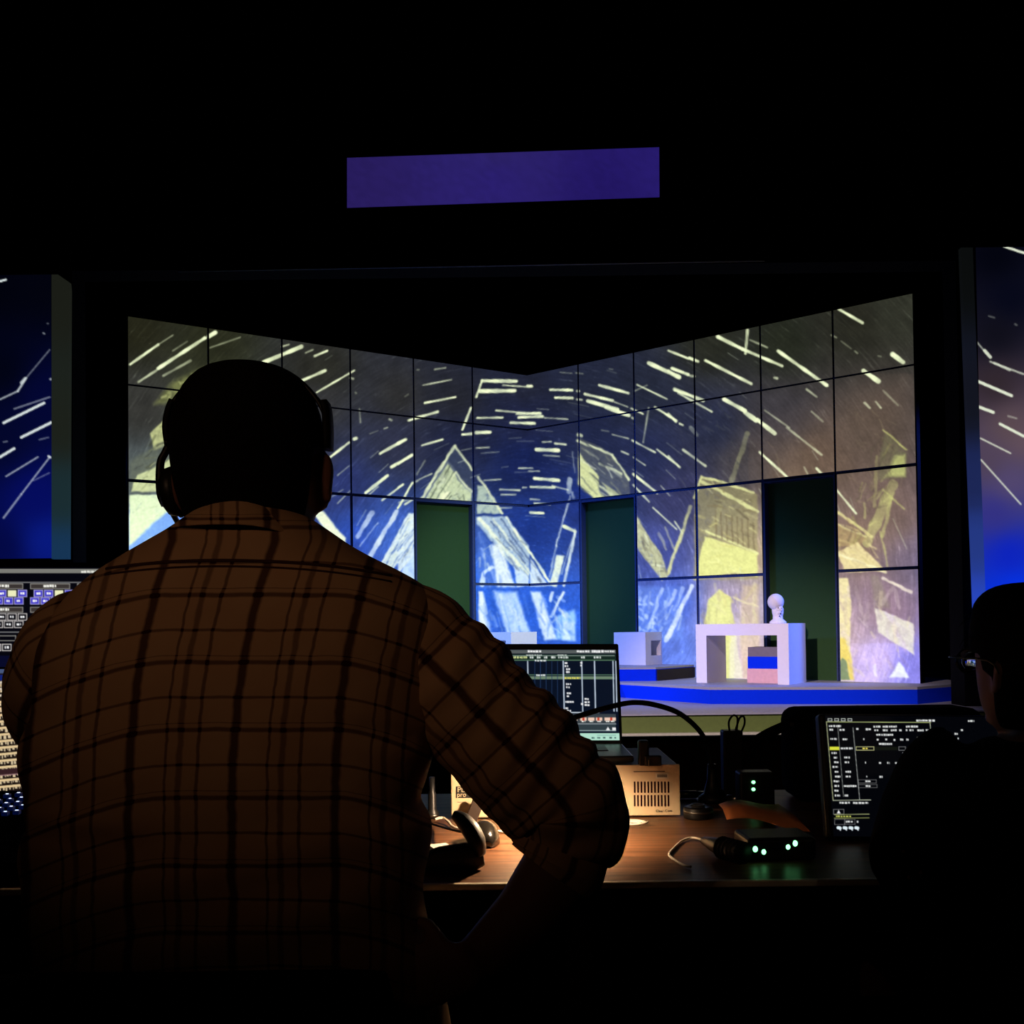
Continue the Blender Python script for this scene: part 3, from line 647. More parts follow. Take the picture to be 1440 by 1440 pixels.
bl = empty('side_screen', Py(0, 786, ys), 'narrow dark blue projection screen with rounded frame above the lighting console', 'screen')
o = Py(-100, 388, ys); tr_ = Py(72, 387, ys); bt = Py(72, 785, ys)
picture_panel('screen_surface', o, (tr_.x - o.x, 0, 0), (0, 0, bt.z - o.z), (0, -1, 0), 0.05, 130, 300, cl, M_PROJ, bl)
cs = Canvas(60, 330, 110, 800); cs.gradient(stripL)
rows = []
for i in range(40):
    t = i / 39; y = 386 + t * 400; xo = 97.5 - 2 * t
    if y < 402: xo -= 16 * (1 - math.sqrt(max(0, 1 - ((402 - y) / 16) ** 2)))
    rows.append((Py(72.5, y, ys - .01), Py(xo, y, ys - .01)))
edge_strip('frame_edge', rows, cs, bl)
cr = Canvas(1340, 330, 1560, 910)
cr.gradient([(1400,360,(3,4,14)),(1420,420,(6,8,24)),(1400,470,(14,14,24)),(1400,540,(48,38,44)),(1420,600,(92,74,78)),(1440,620,(100,80,90)),(1390,650,(80,66,84)),(1420,680,(84,72,110)),(1400,720,(50,48,130)),(1420,780,(12,34,190)),(1430,830,(4,50,230)),(1390,860,(6,50,220)),(1520,600,(70,60,80)),(1520,830,(4,40,200))], 2.6)
E_ = lambda p: (1340 + p[0] / 2.57, 320 + p[1] / 2.5714)
for q in [(185,68,257,92,9,1),(82,408,125,460,6,.6),(115,445,135,468,12,.9),(135,485,255,530,7,.7),(150,490,205,515,9,.7),(88,555,212,608,11,1),(92,648,146,668,11,1),(170,710,257,755,10,1),(100,762,208,816,6,.8),(102,840,245,1000,6,.8),(200,682,230,690,7,.4),(130,320,150,326,6,.3),(225,350,230,352,8,.3)]:
    cr.line(*E_(q[0:2]), *E_(q[2:4]), q[4] / 2.57, (222, 230, 206), q[5])
for _ in range(26):
    x, y = random.uniform(1446, 1540), random.uniform(360, 760); l = random.uniform(8, 40); cr.line(x, y, x + l, y + l * random.uniform(.35, .7), random.uniform(1.5, 4), (222, 230, 206), random.uniform(.4, 1))
br = empty('side_screen', Py(1440, 895, ys), 'narrow blue and mauve projection screen beside the set wall with two doorways', 'screen')
o = Py(1372, 348, ys); tr_ = Py(1545, 347, ys); bt = Py(1372, 890, ys)
picture_panel('screen_surface', o, (tr_.x - o.x, 0, 0), (0, 0, bt.z - o.z), (0, -1, 0), 0.05, 130, 400, cr, M_PROJ, br)
cs = Canvas(1340, 330, 1400, 900); cs.gradient([(1360,370,(10,12,12)),(1362,560,(18,20,30)),(1368,680,(28,38,84)),(1375,760,(36,56,130)),(1378,860,(40,70,190))])
edge_strip('frame_edge', [(Py(1351.5 + 21 * t, 348 + t * 543, ys - .01), Py(1368 + 20 * t, 348 + t * 543, ys - .01)) for t in [i / 30 for i in range(31)]], cs, br)
ct = Canvas(480, 200, 940, 300); ct.gradient([(490,260,(42,30,98)),(700,250,(44,32,116)),(920,240,(40,28,112)),(700,215,(46,36,108)),(860,270,(36,24,104))])
ct.a *= .93; ct.a *= (0.95 + 0.1 * vnoise(ct.X.shape, 3))[..., None]
st = empty('surtitle_screen', Py(707, 292, ys), 'wide blank purple surtitle screen above the stage opening', 'screen')
q0, q1, q2 = Py(488, 222, ys), Py(927, 207, ys), Py(488, 293, ys)
picture_panel('screen_surface', q0, q1 - q0, q2 - q0, (0, -1, 0), 0.05, 60, 12, ct, M_PROJ, st)
fm = MB()
ax = (q1 - q0).normalized(); az = (q0 - q2).normalized(); W_ = (q1 - q0).length; H_ = (q0 - q2).length
for oo, aa, bb in ((q2 - ax * .03 - az * .03, ax * (W_ + .06), az * .03), (q0 - ax * .03, ax * (W_ + .06), az * .03), (q2 - ax * .03, ax * .03, az * H_), (q1 - az * H_, ax * .03, az * H_)):
    fm.slab(oo + Vector((0, -.01, 0)), aa, bb, (0, .06, 0))
fm.build('frame', M_DRAPE, st)

# ------------------------------------------------------------------ props on the stage
FL = Pz(979.5, 960, ZP); FR = Pz(1110, 963, ZP)
a = FR - FL; a.z = 0; Wt = a.length; ea = a.normalized(); eb = Vector((-ea.y, ea.x, 0)); Dt = 0.52
ht = Py(980, 878, FL.y).z - ZP; th = 0.12; up = Vector((0, 0, 1))
tb = empty('scenic_table', FL + a / 2 + eb * Dt / 2, 'thick-legged white table carrying a white bust', 'table')
MB().slab(FL + up * (ht - th), ea * Wt, eb * Dt, up * th).build('tabletop', M_WHITE, tb)
MB().slab(FL, ea * th, eb * Dt, up * (ht - th)).build('leg_panel', M_WHITE, tb)
MB().slab(FR - ea * th, ea * th, eb * Dt, up * (ht - th)).build('leg_panel', M_WHITE, tb)
# banded block under the table
bo = FL + ea * (Wt * 0.49) + eb * 0.18; bw = Wt * 0.375
bb_ = empty('banded_block', bo + ea * bw / 2 + eb * .17, 'low block in pink, blue and taupe bands under the white table', 'block')
MB().slab(bo, ea * bw, eb * .32, up * .15).build('pink_base', M_PINK, bb_)
MB().slab(bo + eb * .02 + up * .15, ea * bw, eb * .28, up * .125).build('blue_band', M_BLUE, bb_)
MB().slab(bo + eb * .03 + up * .275, ea * bw, eb * .26, up * .1).build('taupe_top', M_TAUPE, bb_)
# bust
bz = ZP + ht; bc = Py(1094, 876, (FR + eb * .25).y); bc.z = bz
bs = empty('bust', bc, 'white sculpted bust with round head on the white table', 'bust')
MB().lathe(bc, [(.0, 0), (.085, 0), (.085, .015), (.07, .03), (.052, .045), (.05, .08), (.058, .11), (.06, .15), (.05, .165), (0, .165)]).build('pedestal', M_WHITE, bs, True)
hd = MB().ball(bc + Vector((-.022, -.01, .222)), (.083, .08, .085), None, 24, 16)
hd.ball(bc + Vector((.005, -.045, .150)), (.04, .03, .04)); hd.ball(bc + Vector((.0, -.06, .115)), (.018, .014, .02)); hd.build('head', M_WHITE, bs, True)
for dx, dz in ((-.012, .158), (.02, .155), (.012, .10), (.0, .075)):
    MB().ball(bc + Vector((dx, -.068, dz)), (.006, .006, .007), None, 8, 6).build('dark_mark', M_SLOT, bs, True)
# hollow cubes
def hollow(nc, lv, rv, ytop, hole_side, label):
    c = Pz(*nc, ZU); el, er = Vector(lv), Vector(rv); h = Py(nc[0], ytop, c.y).z - ZU
    root = empty('hollow_cube', c + (el + er) / 2, label, 'cube', 'hollow cubes on the upper platform')
    through, across = (el, er) if hole_side == 'r' else (er, el)
    t0, t1, z0, z1 = .26, .72, .28, .74
    mb = MB()
    for s0, s1, za, zb in ((0, t0, 0, 1), (t1, 1, 0, 1), (t0, t1, 0, z0), (t0, t1, z1, 1)):
        mb.slab(c + across * s0 + up * h * za, across * (s1 - s0), through, up * h * (zb - za))
    mb.build('shell', M_WHITE, root)
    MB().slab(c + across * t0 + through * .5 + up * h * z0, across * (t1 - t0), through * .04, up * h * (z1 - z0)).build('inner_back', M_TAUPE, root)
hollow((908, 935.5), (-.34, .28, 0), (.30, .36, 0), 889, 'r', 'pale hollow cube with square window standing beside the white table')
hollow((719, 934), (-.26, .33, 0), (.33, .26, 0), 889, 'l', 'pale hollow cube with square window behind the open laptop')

# ================================================================== DESK
ZD = 0.75
yd = Pz(900, 1241, ZD).y
dk = empty('desk', (0.1, yd + .55, 0), 'long dark wood production desk with pale front edge', 'desk')
MB().box((0.1, yd + .44, ZD - .015), (3.6, .86, .03)).build('desktop', M_WOOD, dk)
MB().box((0.1, yd + .006, ZD - .0045), (3.6, .012, .010), bevel=.002).build('edge_band', M_EDGE, dk)
MB().box((0.1, yd + .004, ZD - .022), (3.6, .010, .024)).build('front_lip', M_BLACK, dk)
MB().box((0.1, yd + .80, ZD - .28), (3.4, .02, .48)).build('modesty_panel', M_BLACK, dk)
for sx in (-1.55, 0.1, 1.75):
    MB().box((sx, yd + .44, (ZD - .03) / 2), (.04, .78, ZD - .03)).build('leg_panel', M_BLACK, dk)
def D(x, y): return Pz(x, y, ZD)          # a pixel on the desk top

# ------------------------------------------------------------------ lighting console
lc_ = Canvas(-140, 795, 320, 940, 1.3)
lc_.a[:] = (6, 6, 14)
lc_.rect(-140, 800, 320, 806, (122, 122, 116)); lc_.smudge(114, 804, 141, 3.4, (235, 235, 225))
lc_.line(-140, 819, 320, 819, 1.2, (150, 150, 150)); lc_.line(-140, 889, 320, 889, 1.2, (150, 150, 150))
for k in range(-3, 6):
    x0 = 43 + k * 66
    for yr, lit in ((824, True), (857, False)):
        lc_.rect(x0, yr - 3, x0 + 55, yr + 4, (58, 52, 50)); lc_.frame(x0, yr - 3, x0 + 55, yr + 4, 1, (160, 158, 150)); lc_.smudge(x0 + 18, yr, x0 + 36, 4, (245, 245, 235))
        for rr in range(2):
            for q in range(4):
                xa = x0 + (5 if rr == 0 else 0) + q * 14.5; ya = yr + 6 + rr * 10.5
                if lit: lc_.rect(xa, ya, xa + 12, ya + 9, (64, 58, 196))
                if lit and rr == 0 and q == 2: lc_.rect(xa, ya, xa + 12, ya + 9, (236, 236, 190)); continue
                lc_.frame(xa, ya, xa + 12, ya + 9, 1.2, (170, 165, 226) if lit else (206, 200, 196)); lc_.smudge(xa + 3, ya + 4.5, xa + 9, 3.5, (250, 250, 250))
    lc_.frame(x0 - 10, 894, x0 + 45, 901, 1, (160, 158, 150)); lc_.smudge(x0 + 5, 898, x0 + 22, 5, (245, 245, 235))
    for q in range(4):
        xa = x0 - 17 + q * 14.5; lc_.frame(xa, 906, xa + 12, 915, 1.2, (206, 200, 196)); lc_.smudge(xa + 3, 910.5, xa + 9, 4, (250, 250, 250))
lc_.rect(-140, 922, 320, 940, (8, 10, 40))
ce = empty('lighting_console', P(60, 1150, 2.28) * 1.0, 'large lighting console with two stacked lit touch screens and glowing keys', 'console')
ce.location.z = ZD
dU = 2.34
q0, q1, q2 = P(-130, 798, dU), P(300, 798, dU), P(-130, 938, dU)
nU = (q1 - q0).cross(q2 - q0).normalized(); nU = nU if nU.y < 0 else -nU
MB().slab(q0 + (q0 - q2) * .05 - (q1 - q0) * .03 - nU * .005, (q1 - q0) * 1.06, (q2 - q0) * 1.1, -nU * .05).build('upper_screen_housing', M_PLAST, ce)
picture_panel('upper_touchscreen', q0, q1 - q0, q2 - q0, nU, .004, 520, 170, lc_, M_LCD, ce)
# lower tilted screen with rows of values
lo = Canvas(-140, 940, 320, 1112, 1.3); lo.a[:] = (26, 18, 16)
sl = -0.09
def row(y, h, c, al=1.0, x0=-140, x1=320): lo.poly([(x0, y - sl * 60 + sl * (x0 + 60)), (x1, y - sl * 60 + sl * (x1 + 60)), (x1, y + h - sl * 60 + sl * (x1 + 60)), (x0, y + h - sl * 60 + sl * (x0 + 60))], c, al, .8)
lo.rect(-140, 936, 320, 947, (70, 84, 120)); lo.rect(-140, 949, 320, 957, (20, 34, 110))
y = 958
while y < 1108:
    row(y, 3.4, (226, 198, 150) if y > 985 else (200, 190, 170)); 
    x = -130
    while x < 310:
        wd = random.uniform(1, 4); yy = y + 3.4 + sl * (x) ; lo.rect(x, yy, x + wd, yy + random.uniform(2, 5), (236, 214, 172), .9); x += wd + random.uniform(.8, 3.2)
    y += 9.2
row(1082, 9, (52, 30, 34)); row(1090, 1.2, (180, 140, 140))
q0, q1, q2 = P(-130, 941, 2.33), P(300, 941, 2.33), P(-130, 1112, 2.20)
nL = (q1 - q0).cross(q2 - q0).normalized(); nL = nL if nL.y < 0 else -nL
MB().slab(q0 - (q1 - q0) * .03 - nL * .005, (q1 - q0) * 1.06, (q2 - q0) * 1.03, -nL * .04).build('lower_screen_housing', M_PLAST, ce)
picture_panel('lower_touchscreen', q0, q1 - q0, q2 - q0, nL, .004, 520, 200, lo, M_LCD, ce)
kz = ZD + .07
k0, k1 = P(-130, 1114, 2.195), P(300, 1114, 2.195); kf = Pz(-130, 1160, ZD + .035)
kf = Vector((k0.x, kf.y, ZD + .035))
body = MB(); n0 = [(k0.x - .02, k0.y + .19, ZD), (k0.x - .02, kf.y - .03, ZD), (k0.x - .02, kf.y - .03, ZD + .03), (k0.x - .02, k0.y, k0.z - .006), (k0.x - .02, k0.y + .19, k0.z - .006)]
body.loft([n0, [(k1.x + .02, q[1], q[2]) for q in n0]]); body.build('body', M_DRAPE, ce)
MB().box((k0.x / 2 + P(70, 1200, 1.7).x / 2, (kf.y - .03 + yd + .02) / 2, ZD + .013), (P(70, 1200, 1.7).x - k0.x, kf.y - .03 - yd - .02, .026), None, .006, 2).build('dark_cover', M_DRAPE, ce)  # black slab added over the strip of desk that caught light
M_KEY = emis('backlit_blue_key', (0.0, 0.002, 0.022), 1.0); M_LEG = emis('lit_key_legend', (0.55, 0.65, 1.0), 2.2)
eu = (k1 - k0).normalized(); ev = (kf - k0).normalized(); en = eu.cross(ev); en = en if en.z > 0 else -en
def on_keys(x, y):
    r = ray(x, y); t = (k0 - C0).dot(en) / r.dot(en); return C0 + r * t
F_ = lambda u, v: (u * .27778, 1040 + v * .27778)
for rI, (ox, oy) in enumerate(((37, 295), (52, 318), (33, 340), (58, 358), (28, 385))):
    for cI in range(-3, 8):
        p = on_keys(*F_(ox + cI * 58, oy - cI * 6.5))
        kx = (p - k0).dot(eu)
        if kx < .01 or kx > .63: continue
        Rk = Matrix((eu, ev, en)).transposed()
        kk = MB().box(p + en * .004, (.0135, .0105 if rI != 1 else .009, .008), Rk, .0012, 1).build('key', M_KEY, ce)
        MB().box(p + en * .0086, (random.uniform(.004, .006), .0028, .0008), Rk).build('key_legend', M_LEG, kk)

# ------------------------------------------------------------------ intercom station (speaker box)
B0 = D(637, 1150); B1 = D(957, 1150); by = (B0.y + B1.y) / 2; bw = B1.x - B0.x; bh = .103; bd = .30; bx = B0.x
ic = empty('intercom_station', (bx + bw / 2, by + bd / 2, ZD), 'beige intercom speaker station with two rows of vent slots', 'intercom')
MB().box((bx + bw / 2, by + bd / 2 + .004, ZD + .004 + bh / 2), (bw, bd, bh), bevel=.003).build('body', mat('grey_case', (.10, .09, .08), .5), ic)
MB().box((bx + bw / 2, by + .001, ZD + .004 + bh / 2), (bw + .004, .006, bh + .002), bevel=.0015).build('front_panel', M_BEIGE, ic)
for fx in (.03, bw - .03):
    for fy in (.04, bd - .04): MB().cyl((bx + fx, by + fy, ZD), (bx + fx, by + fy, ZD + .006), .008, n=10).build('foot', M_RUB, ic)
yfz = by - .0025
def on_box(x, y): return Py(x, y, yfz)
for rI, (ya, yb) in enumerate(((1099, 1115), (1118, 1134))):
    for i in range(11):
        p0, p1 = on_box(892.5 + i * 4.75, ya), on_box(892.5 + i * 4.75, yb)
        MB().box(((p0.x + p1.x) / 2, yfz + .0005, (p0.z + p1.z) / 2), (.0034, .003, p0.z - p1.z), bevel=.0008, seg=1).build('vent_slot', M_SLOT, ic)
p0, p1 = on_box(922, 1087), on_box(940, 1095)
lb = MB().box(((p0.x + p1.x) / 2, yfz, (p0.z + p1.z) / 2), (p1.x - p0.x, .001, p0.z - p1.z)).build('label_plate', M_CREAM, ic)
for i in range(9):
    MB().box((p0.x + .004 + i * .0023, yfz - .0007, (p0.z + p1.z) / 2), (.0014, .0004, .006)).build('printed_bar', M_INK, lb)
MB().box((on_box(913, 1085).x, yfz, on_box(913, 1085).z), (.065, .001, .0015)).build('groove', M_SLOT, ic)
text_mesh('lettering', 'Clear-Com', on_box(922, 1142) + Vector((0, -.0008, 0)), (1, 0, 0), (0, 0, 1), .0075, M_INK, ic)
p0, p1 = on_box(641, 1106), on_box(668, 1122)
lg = MB().box(((p0.x + p1.x) / 2, yfz, (p0.z + p1.z) / 2), (p1.x - p0.x, .001, p0.z - p1.z)).build('logo_plate', M_INK, ic)
text_mesh('lettering', 'PL', on_box(643, 1114) + Vector((0, -.0009, 0)), (1, 0, 0), (0, 0, 1), .0155, M_BEIGE, lg)
text_mesh('lettering', 'pro', on_box(642.5, 1120.5) + Vector((0, -.0009, 0)), (1, 0, 0), (0, 0, 1), .0135, M_BEIGE, lg)
MB().box((on_box(649, 1128).x, yfz, on_box(649, 1128).z), (.018, .0006, .001)).build('small_print', M_TAUPE, ic)
ZB = ZD + .004 + bh

# ------------------------------------------------------------------ open laptop on the station
lp = Canvas(630, 905, 872, 1044, 1.6); lp.a[:] = (10, 18, 34)
lp.rect(630, 914, 866, 919, (86, 92, 92)); lp.smudge(742, 916, 761, 3.4, (240, 240, 240)); lp.smudge(811, 916, 829, 3.2, (235, 235, 235)); lp.smudge(832, 916, 849, 4, (240, 240, 240)); lp.smudge(850, 916, 864, 3, (235, 235, 235))
lp.rect(630, 920, 866, 929, (22, 40, 34)); lp.smudge(740, 921.5, 762, 2, (220, 225, 220)); lp.smudge(784, 921.5, 797, 2, (220, 225, 220))
for xa, xb, c in ((706, 712, 0), (716, 720, 0), (722, 742, 1), (745, 751, 0), (755, 760, 0), (765, 770, 0), (775, 781, 0), (785, 799, 0), (817, 823, 0), (835, 845, 0)):
    lp.smudge(xa, 924.5, xb, 3.4, (214, 224, 150) if c else (214, 222, 216))
for yy in (928.5, 949, 954.5): lp.line(630, yy, 864, yy, 1, (108, 150, 112))
lp.rect(630, 951, 864, 955, (108, 130, 108)); lp.smudge(752, 929, 768, 2.6); lp.smudge(754, 949.5, 767, 2.6)
lp.line(630, 922, 864, 922, .9, (150, 170, 160))
for x, w_ in ((722, .9), (742, 1.6), (792, 1.8), (818, 1.6), (836, 1.8), (862, 1.6), (866, 1.6)):
    lp.line(x, 930, x + 1.5, 1000, w_, (190, 204, 220))
for x in (752, 760, 768, 776, 784): lp.line(x, 930, x, 1000, .8, (36, 58, 96))
for x, yy, xb in ((794, 932.5, 799), (794, 936.5, 799), (796, 941, 802), (796, 945, 801), (796, 962, 803), (796, 966.5, 801), (797, 975, 803), (797, 979, 801), (795, 987, 807), (795, 996, 799), (797, 999.5, 803), (816, 932, 819), (816, 936, 818), (822, 983, 829), (822, 987.5, 829), (822, 991.5, 829), (817, 990, 820)):
    lp.smudge(x, yy, xb, 3, (240, 240, 240))
lp.smudge(794, 953.5, 816, 2.6, (226, 214, 90)); lp.line(630, 1002, 842, 1002, 1.6, (206, 216, 226))
lp.rect(630, 1004, 866, 1018, (56, 64, 70)); 
for x in (803, 816, 827, 838, 850, 857): lp.rect(x, 1009, x + 9, 1013.5, (236, 200, 180)); lp.smudge(x + 2, 1014.5, x + 7, 2, (250, 250, 240))
for x in (817, 838, 856): lp.rect(x + 2, 1009, x + 5, 1013.5, (190, 60, 40))
lp.line(630, 1018, 866, 1018, 1.2, (160, 170, 174)); lp.rect(630, 1019, 866, 1028, (48, 60, 66)); lp.line(630, 1027.5, 866, 1027.5, 1, (170, 190, 190))
lp.poly([(852, 1027), (855, 1022), (858, 1027)], (245, 245, 245)); lp.rect(861, 1023, 866, 1027, (240, 240, 240))
lp.rect(630, 1031, 872, 1044, (176, 222, 202)); lp.line(840, 1034, 866, 1034, .8, (110, 160, 150))
for x in (832, 840, 848, 857, 864): lp.smudge(x, 1037.5, x + 4, 2.4, (60, 90, 90))
yl = by + .245
q0, q1, q2 = Py(636, 913.5, yl + .05), Py(866, 913.5, yl + .05), Py(636, 1041, yl)
hw_ = Py(872, 1041, yl).x
ll = empty('laptop', ((q0.x + q1.x) / 2, yl - .1, ZB), 'open laptop showing a cue list on the beige intercom station', 'laptop')
nl = (q1 - q0).cross(q2 - q0).normalized(); nl = nl if nl.y < 0 else -nl
ex = (q1 - q0).normalized(); ez = (q0 - q2).normalized(); Ws, Hs = (q1 - q0).length, (q0 - q2).length
Rl = Matrix((ex, -nl, ez)).transposed()
MB().box(q2 + ex * Ws / 2 + ez * (Hs / 2 + .002) - nl * .006, (Ws + .014, .008, Hs + .026), Rl, .0035, 2).build('lid', M_PLAST, ll)
picture_panel('display', q0 + nl * .0002, q1 - q0, q2 - q0, nl, .001, 330, 190, lp, M_LCD, ll)
base_z = ZB + .011
bsx = MB().box((q2.x + Ws / 2, yl - .115, ZB + .011), (Ws + .012, .235, .014), None, .004, 2).build('base', mat('dark_aluminium', (.035, .035, .035), .35, metal=.5), ll)
MB().box((q2.x + Ws / 2, yl - .09, ZB + .0185), (Ws * .8, .1, .002), None, .0008, 1).build('keyboard', M_PLAST, bsx)
MB().box((q2.x + Ws / 2, yl - .185, ZB + .0185), (.12, .07, .001)).build('touchpad', M_PLASTG, bsx)
MB().cyl((q2.x + .03, yl + .004, ZB + .018), (q2.x + Ws - .03, yl + .004, ZB + .018), .007, n=10).build('hinge', M_PLAST, ll)
for sx in (.03, Ws - .03):
    for sy in (-.21, -.02): MB().cyl((q2.x + sx, yl + sy, ZB), (q2.x + sx, yl + sy, ZB + .006), .006, n=8).build('foot', M_RUB, bsx)
# small black clamp block on top of the station
cb = Pz(915, 1078, ZB)
kb = empty('clamp_block', (cb.x, cb.y + .02, ZB), 'small black block with upright stem on the beige intercom station', 'block')
MB().box((cb.x + .006, cb.y + .02, ZB + .011), (.035, .03, .022), None, .003).build('body', M_PLAST, kb)
MB().box((cb.x - .012, cb.y + .022, ZB + .026), (.022, .022, .052), None, .004).build('stem', M_PLAST, kb)
MB().cyl((cb.x - .004, cb.y - .002, ZB + .001), (cb.x - .004, cb.y - .002, ZB + .014), .0012, n=8).build('pin', M_STEEL, kb)

# ------------------------------------------------------------------ gooseneck lamp
LB = D(1002, 1128)
hp = P(782, 1056, 1.90)
gl = empty('gooseneck_lamp', (LB.x, LB.y, ZD), 'black gooseneck desk lamp arching behind the plaid sleeve', 'lamp')
MB().lathe((LB.x, LB.y, ZD), [(0, 0), (.032, 0), (.032, .012), (.02, .02), (.012, .05), (.010, .085), (0, .085)], 18).build('base', M_PLAST, gl, True)
dn = LB.y / FW.y
neck = [Vector((LB.x, LB.y, ZD + .07)), P(996, 1052, dn), P(983, 1027, dn - .02), P(955, 1003, dn - .05), P(920, 991, dn - .08), P(890, 988, dn - .11), P(862, 993, dn - .14), P(830, 1002, dn - .18), P(802, 1012, dn - .22), P(786, 1028, dn - .25), hp + Vector((.0, 0, .03))]
MB().tube(neck, .0058, 10, True, 6).build('gooseneck', M_RUB, gl, True)
hdir = Vector((-.25, .05, -1)).normalized()
MB().tube([hp + hdir * -.035, hp + hdir * -.02, hp, hp + hdir * .022], [.008, .016, .019, .021], 18, False).build('hood', M_PLAST, gl, True)
MB().ball(hp + hdir * .006, .009, None, 12, 8).build('bulb', emis('warm_bulb', (1.0, .62, .28), 25), gl, True)
sp = spot('lamp_beam', hp + hdir * .018, hp + hdir * .018 + Vector((-.30, .22, -1)), 15.0, (1.0, .68, .40), 172, .35, .012)
sp.parent = gl; sp.location = local(gl) @ sp.location

# ------------------------------------------------------------------ small things on the desk
def cable(name, pts, r, material, label, cat='cable', group=None, sub=8):
    pts = [Vector(p) for p in pts]
    o = MB().tube(pts, r, 8, True, sub).build(name, material, None, True, label, cat, group)
    return rebase(o, (pts[0].x, pts[0].y, min(p.z for p in pts) - r))
def Dz(x, y, h=0.0): return Pz(x, y, ZD + h)
# curved black handset standing like a fin
hf = D(640, 1225); 
fe = empty('handset', (hf.x, hf.y, ZD), 'curved black handset leaning on the desk under the lamp', 'handset')
dh = hf.y / FW.y
PH = lambda x, y, d: P(x, y, d) + Vector((0, 0, .013))
MB().tube([PH(676, 1212, dh) , PH(671, 1195, dh), PH(662, 1178, dh + .005), PH(650, 1164, dh + .01), PH(637, 1156, dh + .012)], [.017, .026, .028, .024, .012], 14, True, 5, (1.0, .55)).build('grip', M_PLAST, fe, True)
MB().tube([PH(680, 1214, dh), PH(655, 1218, dh), PH(620, 1222, dh), PH(585, 1228, dh)], [.016, .026, .024, .014], 14, True, 5, (1, .6)).build('earpiece', M_PLAST, fe, True)
# glossy mouse
mo = D(680, 1188); me_ = empty('computer_mouse', (mo.x, mo.y, ZD), 'glossy black computer mouse lit by the lamp', 'mouse')
mm = MB(); prof = []
for i in range(9):
    t = i / 8; yy = mo.y - .035 + t * .10; wv = .030 * math.sin(math.pi * (0.12 + .80 * t)) ** .6; hv = .040 * math.sin(math.pi * (0.1 + .78 * t)) ** .7
    prof.append([(mo.x + wv * math.cos(f), yy, ZD + .002 + hv * max(0, math.sin(f)) ** .8) for f in [math.pi * k / 12 for k in range(13)]])
mm.loft(prof); mm.build('shell', M_PLASTG, me_, True)
MB().box((mo.x, mo.y + .04, ZD + .034), (.006, .018, .008), None, .002).build('wheel', M_RUB, me_)
# leaning adaptor
ad = D(668, 1155); MBa = MB().box((ad.x, ad.y - .012, ZD + .024), (.024, .012, .05), Matrix.Rotation(math.radians(22), 3, 'Y') @ Rx(-.15), .002)
MBa.box((ad.x - .006, ad.y - .012, ZD + .004), (.014, .01, .008), None, .001)
rebase(MBa.build('plug_adaptor', mat('brown_plastic', (.03, .017, .012), .4), None, False, 'small brown plug adaptor leaning against the intercom station', 'adaptor'), (ad.x, ad.y - .012, ZD))
# small upright flashlight / bottle beyond the arm
bt_ = D(608, 1150); bo_ = empty('spray_bottle', (bt_.x, bt_.y, ZD), 'slim grey metal tube standing beside the intercom station', 'tube')
MB().lathe((bt_.x, bt_.y, ZD), [(0, 0), (.014, 0), (.014, .012), (.009, .018), (.009, .05), (.006, .056), (.006, .085), (0, .085)], 16).build('barrel', M_DGREY, bo_, True)
MB().lathe((bt_.x, bt_.y, ZD), [(.0142, .003), (.0146, .003), (.0146, .009), (.0142, .009)], 16).build('collar', M_STEEL, bo_, True)
bo_.name = 'metal_tube'
cable('white_cable', [Dz(612, 1152, .014), Dz(622, 1150, .012), Dz(630, 1155, .008), Dz(636, 1162, .004), Dz(650, 1166, .003), Dz(690, 1168, .003), Dz(722, 1170, .003), Dz(800, 1166, .003), Dz(880, 1160, .003)], .0028, M_CREAM, 'thin white cable running along the foot of the intercom station')
cable('black_cable', [Dz(600, 1156, .003), Dz(618, 1162, .010), Dz(640, 1168, .026), Dz(662, 1172, .024), Dz(668, 1176, .010), Dz(664, 1181, .003)], .0022, M_RUB, 'thin black cable looping behind the handset')
cc_ = D(890, 1161); pts = []
for i in range(70):
    t = i / 69 * 2 * math.pi * 3; r = .014 + .0035 * (i / 69 * 3); pts.append(Vector((cc_.x + r * 1.2 * math.cos(t), cc_.y + r * 1.1 * math.sin(t), ZD + .003 + .0016 * (i / 69 * 3))))
cable('coiled_cable', pts, .0019, M_CREAM, 'small coil of white cable in front of the intercom station', sub=1)
# little ridged stack of white clips beside the handset
pc = D(618, 1198)
cp = empty('card_stack', (pc.x, pc.y, ZD), 'little stack of white cards behind the black handset', 'cards')
for i in range(4): MB().box((pc.x + i * .001, pc.y, ZD + .0012 + i * .0026), (.034, .05, .0016), Rz(.3 + i * .03)).build('card', M_CREAM, cp)

# tape roll
tp = D(982, 1150); te = empty('tape_roll', (tp.x, tp.y, ZD), 'dark tape roll with shiny rim beside the intercom station', 'tape')
MB().lathe((tp.x, tp.y, ZD), [(.014, 0), (.029, 0), (.030, .003), (.030, .020), (.028, .023), (.014, .023), (.014, 0)], 28).build('roll', M_PLAST, te, True)
MB().lathe((tp.x, tp.y, ZD), [(.0302, .012), (.0308, .012), (.0308, .016), (.0302, .016)], 28).build('rim', M_STEEL, te, True)
MB().lathe((tp.x, tp.y, ZD), [(.012, .001), (.0138, .001), (.0138, .028), (.012, .028), (.012, .001)], 20).build('core', M_DGREY, te, True)
